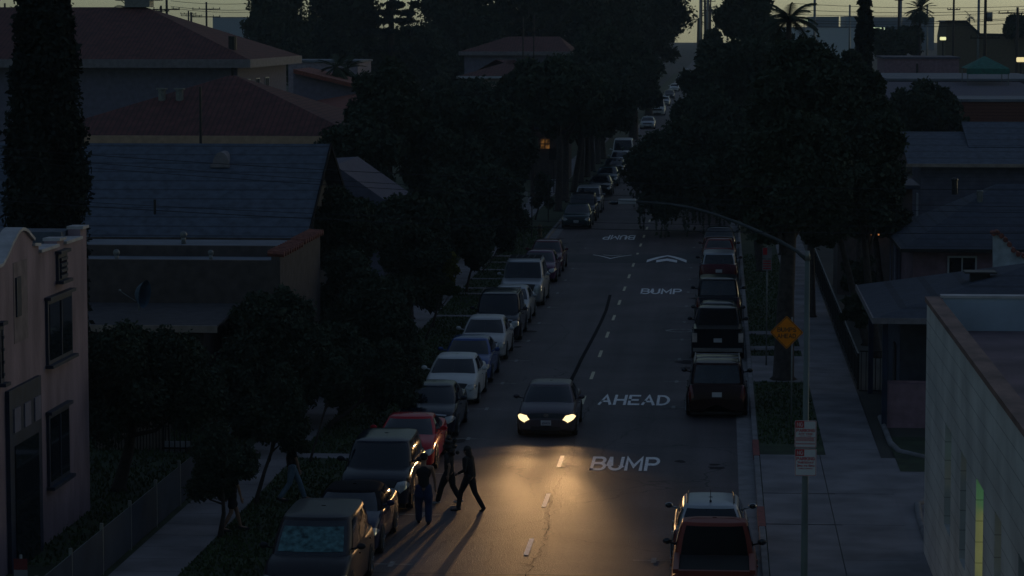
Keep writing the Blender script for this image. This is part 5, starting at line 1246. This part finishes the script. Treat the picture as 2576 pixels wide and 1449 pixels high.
for yy, mm, lb in ((430, 'silver', 'pale far car where the street narrows'), (470, 'charcoal', 'dark far car just past the pale far one'), (520, 'white', 'tiny white car high up the far street'), (590, 'silver', 'tiny silver car near the end of the street'), (690, 'white', 'tiny pale car at the bright gap')):
    left(yy, name='parked_car', label=lb, cat='car', m=P_[mm], **SD())
# right row, seen from behind
right(57.7, name='parked_pickup', label='brick red pickup with an open dark bed at the bottom edge', cat='pickup truck', m=P_['pickup'], L=4.85, Wd=1.86, H=1.74, kind='pickup', hood=1.02, belt=1.02, wb=1.25, wt=1.75, rt=2.55, rb=2.75, wr=.34, nose=.78, rwa=3.75)
hb = right(63.0, name='parked_hatchback', label='silvery white hatchback with a roof antenna in front of the red pickup', cat='car', m=P_['silver'], **SD(L=4.3, Wd=1.76, H=1.5, kind='hatch', rt=3.75, rb=4.15, deck=1.0, roofm=paint('silver_roof', (.42, .45, .47), .3, .4)))
MB().tube([(0, 3.45, 1.49), (0, 3.6, 1.80)], .008, 5).tube([(0, 3.45, 1.48), (0, 3.47, 1.53)], .03, 6).build('antenna', M_trim, hb)
mb = MB(); [mb.tube([(sx*.52, 1.95, 1.485), (sx*.55, 2.6, 1.515), (sx*.54, 3.5, 1.485)], .016, 6) for sx in (-1, 1)]; mb.build('roof_rack', M_trim, hb)
right(88.0, name='parked_suv', label='dark red brown sport utility with roof rails on the right, nearest beyond the gap', cat='car', m=P_['brown'], rails='silver', **SU(H=1.78, Wd=1.92))
right(103.3, name='parked_pickup', label='black pickup between the dark sport utility and a pale roofed sedan', cat='pickup truck', m=P_['black'], L=5.3, Wd=1.92, H=1.80, kind='pickup', hood=1.12, belt=1.12, wb=1.35, wt=1.85, rt=3.1, rb=3.35, wr=.38, nose=.9, rwa=4.3)
right(109.6, name='parked_sedan', label='dark sedan with a shining roof edge ahead of the black pickup', cat='car', m=P_['charcoal'], **SD())
right(116.6, name='parked_suv', label='large black sport utility halfway along the right row', cat='car', m=P_['black'], **SU(H=1.82, Wd=1.96, L=4.9))
right(132.6, name='parked_suv', label='dark maroon car with a pale roof on the right near the hump', cat='car', m=P_['maroon'], roofm=P_['silver'], **SU(H=1.62))
right(143.0, name='parked_sedan', label='dull red car under the drooping branches on the right', cat='car', m=paint('dull_red', (.16, .018, .018)), **SD())
right(151.0, name='parked_sedan', label='dark car mostly hidden under the drooping branches', cat='car', m=P_['black'], **SD())
# the moving car
cf = gp(1388, 1103)
mv = car('driving_car', 'grey sedan driving towards the camera with both headlights on', 'car', (-.70, cf.y, 0), 0, 4.55, 1.78, 1.44, paint('warm_grey', (.10, .085, .10), .3, .4), lit=True, wb=1.12)
plm = fit_text('plate_lettering', '6ZWF275', .24, .06, mat('plate_blue', (.03, .04, .12), .5), mv, Matrix.Translation((0, -.033, .465)) @ RX, off=.02)
mb = MB()
def ell(mb, cx_, cz_, rx, rz, y, th=.006):
    N = 20
    for k in range(N):
        a, b = 2*math.pi*k/N, 2*math.pi*(k+1)/N
        mb.poly([(cx_+(rx+th)*math.cos(a), y, cz_+(rz+th)*math.sin(a)), (cx_+(rx+th)*math.cos(b), y, cz_+(rz+th)*math.sin(b)), (cx_+(rx-th)*math.cos(b), y, cz_+(rz-th)*math.sin(b)), (cx_+(rx-th)*math.cos(a), y, cz_+(rz-th)*math.sin(a))])
ell(mb, 0, .70, .07, .046, -.0); ell(mb, 0, .70, .022, .044, -.0015); ell(mb, 0, .716, .052, .024, -.003); mb.build('emblem', M_chrome, mv)
for sx in (-1, 1):
    for (P_w, cone, down, wide) in ((1900, 11, 1.05, 2.0), (470, 21, 2.0, 2.9), (75, 44, 6.5, 2.2)):      # long low beam and a weak wide spread
        l = bpy.data.lights.new('headlight_beam', 'SPOT'); l.energy = P_w; l.color = (1.0, .57, .24); l.spot_size = R(cone); l.spot_blend = 1.0; l.shadow_soft_size = .06
        o = bpy.data.objects.new('headlight_beam', l); C.objects.link(o); o.parent = mv; o.location = (sx*.62, -.12, .66)
        o.rotation_euler = (R(90-down), 0, math.pi+sx*R(1.5)); o.scale = (wide, 1, 1)

# ------------------------------------------------------------------ people
M_skin = mat('skin', (.30, .17, .11), .6, var=.08); M_hair = mat('dark_hair', (.012, .009, .008), .7, var=.3, scale=30)
def blob(name, chains, m, parent, vox=.014, balls=()):
    """one continuous surface from tapered limbs and balls"""
    mb = MB()
    for pts, rad in chains:
        # resample for roundness and close with balls
        mb.tube(pts, rad, 10)
        for p, r_ in zip(pts, rad): mb.ball(p, r_*.995, 10, 7)
    for (p, r_, sc) in balls: mb.ball(p, r_, 14, 10, sc)
    o = mb.build(name, m, parent, smooth=True)
    md = o.modifiers.new('remesh', 'REMESH'); md.mode = 'VOXEL'; md.voxel_size = vox; md.use_smooth_shade = True
    sm = o.modifiers.new('smooth', 'SMOOTH'); sm.factor = .5; sm.iterations = 3
    dg = bpy.context.evaluated_depsgraph_get(); me = bpy.data.meshes.new_from_object(o.evaluated_get(dg)); me.name = name
    o.modifiers.clear(); old = o.data; o.data = me; bpy.data.meshes.remove(old)
    me.materials.clear(); me.materials.append(m); me.polygons.foreach_set('use_smooth', [True]*len(me.polygons)); return o
def person(label, loc_, rz, J, top, trousers, hair='short', shoes=None, shirt_sleeve=0, baggy=1.0, skin=M_skin, group=None, cap=None, height=1.0, bare_leg=False, thighs=True):
    """J: joints hipL hipR kneeL kneeR ankL ankR shoL shoR elbL elbR wriL wriR neck head pelvis (x right, y forward, z up)"""
    t = empty('person', loc_, label, 'person', group, rz); t.scale = (height,)*3
    V = {k: Vector(v) for k, v in J.items()}
    ch = []; bl = []
    for s in 'LR':
        ch.append(([V['hip'+s], V['hip'+s].lerp(V['knee'+s], .5), V['knee'+s], V['knee'+s].lerp(V['ank'+s], .35), V['ank'+s]], [.085, .075, .055, .055, .036]))
        f = V.get('toe'+s, V['ank'+s]+Vector((0, .16, -.05))); ch.append(([V['ank'+s], f], [.036, .03]))
        ch.append(([V['sho'+s], V['sho'+s].lerp(V['elb'+s], .5), V['elb'+s], V['elb'+s].lerp(V['wri'+s], .3), V['wri'+s]], [.052, .046, .038, .038, .026]))
        d = (V['wri'+s]-V['elb'+s]).normalized(); side = Vector((0, 1, 0)) if abs(d.y) < .8 else Vector((0, 0, 1)); side = (side-d*side.dot(d)).normalized(); nrm = d.cross(side)
        palm = V['wri'+s]+d*.085; bl.append((V['wri'+s]+d*.05, .036, (1, 1, 1.15))); ch.append(([V['wri'+s], palm], [.024, .03]))
        for k, (off_, ln) in enumerate(((-.030, .062), (-.010, .075), (.010, .07), (.029, .052))):
            a = palm+side*off_; b = a+d*ln*.55+nrm*.006; c = b+d*ln*.40+nrm*.022; ch.append(([a, b, c], [.0095, .0088, .0078]))
        a = V['wri'+s]+d*.035+side*.028; ch.append(([a, a+side*.03+d*.025, a+side*.036+d*.055], [.012, .0105, .009]))
    pv, nk, hd = V['pelvis'], V['neck'], V['head']; mid = pv.lerp(nk, .55)
    ch.append(([pv, mid, nk], [.12, .115, .06])); ch.append(([V['shoL'], nk+Vector((0, 0, -.06)), V['shoR']], [.055, .08, .055])); ch.append(([nk, hd], [.055, .06]))
    ch.append(([V['hipL'], pv, V['hipR']], [.09, .11, .09])); bl.append((mid+Vector((0, 0, .06)), .135, (1.15, .8, 1.2)))
    fd = V.get('face', Vector((0, 1, 0))).normalized(); sd = Vector((fd.y, -fd.x, 0))
    bl += [(hd+Vector((0, 0, .02)), .095, (.86, .98, 1.12)), (hd+fd*.02+Vector((0, 0, -.055)), .062, (.95, .95, 1)), (hd+fd*.098+Vector((0, 0, -.01)), .016, (.8, 1, 1.5)), (hd+sd*.086, .022, (.5, .9, 1.3)), (hd-sd*.086, .022, (.5, .9, 1.3)), (hd+fd*.083+Vector((0, 0, -.055)), .018, (1.6, .6, .5))]
    blob('body', ch, skin, t, .012, bl)
    e = MB(); [e.ball(hd+fd*.086+sd*q*.034+Vector((0, 0, .012)), .011, 8, 6) for q in (-1, 1)]; e.build('eyes', M_trim, t)
    # trousers
    if not bare_leg:
        ch = [([V['hipL'], pv+Vector((0, 0, .03)), V['hipR']], [.105, .125, .105])]
        for s in 'LR':
            lo = V['knee'+s].lerp(V['ank'+s], .93); ch.append(([V['hip'+s], V['hip'+s].lerp(V['knee'+s], .5), V['knee'+s], V['knee'+s].lerp(V['ank'+s], .5), lo], [.108, .095*baggy, .072*baggy, .07*baggy, .062*baggy]))
        blob('trousers', ch, trousers, t)
    else:
        ch = [([V['hipL'], pv, V['hipR']], [.105, .125, .105])]
        for s in 'LR': ch.append(([V['hip'+s], V['hip'+s].lerp(V['knee'+s], .6)], [.108, .1]))
        blob('shorts', ch, trousers, t)
    ch = [([pv+Vector((0, 0, .06)), mid, nk+Vector((0, 0, -.10))], [.142, .145, .112]), ([V['shoL'].lerp(nk, .35)+Vector((0, 0, -.04)), nk+Vector((0, 0, -.09)), V['shoR'].lerp(nk, .35)+Vector((0, 0, -.04))], [.05, .09, .05])]
    if shirt_sleeve:
        for s in 'LR':
            pts = [V['sho'+s], V['sho'+s].lerp(V['elb'+s], .6)]; rad = [.07, .06]
            if shirt_sleeve > 1: pts += [V['elb'+s], V['elb'+s].lerp(V['wri'+s], .9)]; rad += [.053, .038]
            ch.append((pts, rad))
        ch.append(([V['shoL'], nk+Vector((0, 0, -.05)), V['shoR']], [.07, .09, .07]))
    blob('shirt', ch, top, t, balls=[(mid+Vector((0, 0, .06)), .160, (1.15, .84, 1.2))])
    if hair == 'short': blob('hair', [], M_hair, t, .012, [(hd-fd*.012+Vector((0, 0, .045)), .102, (.9, 1.0, .98))])
    if hair == 'long': blob('hair', [([hd-fd*.03, hd-fd*.075+Vector((0, 0, -.12)), hd-fd*.085+Vector((0, 0, -.30))], [.095, .085, .05])], M_hair, t, .012, [(hd-fd*.015+Vector((0, 0, .04)), .105, (.95, 1.02, 1.0))])
    if hair == 'curly':
        h_ = MB(); cl = [((hd.x-fd.x*.02+random.gauss(0, .095), hd.y-fd.y*.03+random.gauss(0, .095), hd.z+.03+random.gauss(0, .09)), .06) for _ in range(60)]
        blob('hair', [], M_hair, t, .012, [(Vector(p)-fd*.01, r_, (1, 1, 1)) for p, r_ in cl if (Vector(p)-hd).dot(fd) < .05]+[(hd-fd*.02+Vector((0, 0, .05)), .165, (1.1, 1, .95))])
    if cap: MB().ball(hd+Vector((0, 0, .075)), .106, 14, 8, (.95, 1.03, .72)).prism([tuple(hd+sd*x+fd*y+Vector((0, 0, .07))) for x, y in ((-.07, .07), (.07, .07), (.055, .17), (-.055, .17))], (0, 0, .012)).build('cap', cap, t, smooth=True)
    for s in 'LR':
        a = V['ank'+s]; f = V.get('toe'+s, a+Vector((0, .16, -.05))); d = (f-a); d = d.normalized()
        blob('shoe', [([a-d*.04+Vector((0, 0, -.03)), a+d*.08+Vector((0, 0, -.035)), f+d*.04], [.044, .046, .036])], shoes or M_trim, t, .012)
    return t
M_jean = mat('blue_jeans', (.018, .032, .085), .85, var=.25, scale=8); M_ljean = mat('light_jeans', (.14, .21, .27), .85, var=.2, scale=8); M_blk = mat('black_cloth', (.010, .010, .011), .9, var=.3, scale=8); M_dgrey = mat('dark_grey_cloth', (.022, .02, .022), .9, var=.3, scale=8); M_shoe_w = mat('pale_shoes', (.45, .45, .45), .6)
def joints(hw=.10, stride=.0, lift=0.0, arm=.05, armsw=.1, lean=0.0, sw=.20, H=1.0):
    z = .93*H
    return dict(pelvis=(0, 0, z), hipL=(-hw, 0, z-.02), hipR=(hw, 0, z-.02), kneeL=(-hw-.02, stride*.55+.02, .50), kneeR=(hw+.02, -stride*.35+.04, .50), ankL=(-hw-.02, stride, .09), ankR=(hw+.02, -stride, .09+lift),
                neck=(0, lean, 1.45), head=(0, lean+.03, 1.60), shoL=(-sw, lean, 1.40), shoR=(sw, lean, 1.40), elbL=(-sw-arm, lean-armsw, 1.12), elbR=(sw+arm, lean+armsw, 1.12), wriL=(-sw-arm*1.3, lean-armsw*.7, .87), wriR=(sw+arm*1.3, lean+armsw*1.6, .88))
GP = 'people crossing the street in front of the headlights'
a = gp(1066, 1318)
person('person in a black tank top and baggy blue jeans walking beside the parked cars', (a.x, a.y, 0), R(6), dict(joints(stride=.12, arm=.07, armsw=.06), head=(.01, .02, 1.62)), M_blk, M_jean, 'short', M_dgrey, baggy=1.35, cap=M_blk, group=GP, height=1.02)
a = gp(1130, 1268)
J = dict(joints(stride=.30, lift=.03, arm=.05, armsw=.12)); J.update(face=(-.3, 1, 0))
person('person with big curly hair in dark clothes, in the middle of the three walkers', (a.x, a.y, 0), R(72), J, M_dgrey, M_blk, 'curly', M_shoe_w, shirt_sleeve=1, group=GP, height=.93, baggy=1.2)
a = gp(1180, 1286)
J = dict(joints(stride=.30, lift=.10, arm=.03, armsw=-.05, lean=.03)); J.update(ankR=(.12, -.36, .10), kneeR=(.12, -.12, .48), toeR=(.12, -.30, .04), elbL=(-.23, .02, 1.12), wriL=(-.2, .22, 1.02), ankL=(-.12, .26, .09))
person('person all in black with long dark hair striding, rightmost of the three walkers', (a.x, a.y, 0), R(70), J, M_blk, M_blk, 'long', M_trim, shirt_sleeve=2, group=GP, height=.98)
a = gp(735, 1262, .14)
J = dict(joints(stride=.34, lift=.04, arm=.03, armsw=.1)); person('person in light blue jeans walking on the left parkway, upper body hidden by dark leaves', (a.x, a.y, .14), R(-75), J, M_blk, M_ljean, 'short', M_dgrey, shirt_sleeve=1, group='people on the left pavement')
a = gp(583, 1338, .14)
J = dict(joints(stride=.28, lift=.03, arm=.03, armsw=.1)); person('person in dark clothes with bare lower legs, half hidden behind the nearest parkway tree', (a.x, a.y, .14), R(-60), J, M_blk, M_blk, 'short', M_dgrey, shirt_sleeve=1, bare_leg=True, group='people on the left pavement')

# ------------------------------------------------------------------ haze: even air round the whole scene
hz = MB().box(-1600, 1600, -260, 2000, -1.2, 38).build('haze'); tag(hz, 'thin evening haze fading the far end of the street', 'haze', kind='stuff')
mz = bpy.data.materials.new('haze_air'); mz.use_nodes = True; n = mz.node_tree; n.nodes.remove(n.nodes['Principled BSDF'])
pv = n.nodes.new('ShaderNodeVolumePrincipled'); pv.inputs['Color'].default_value = (.8, .9, 1, 1); pv.inputs['Density'].default_value = .0002
n.links.new(pv.outputs[0], n.nodes['Material Output'].inputs['Volume']); hz.data.materials.append(mz)
hz.display_type = 'WIRE'
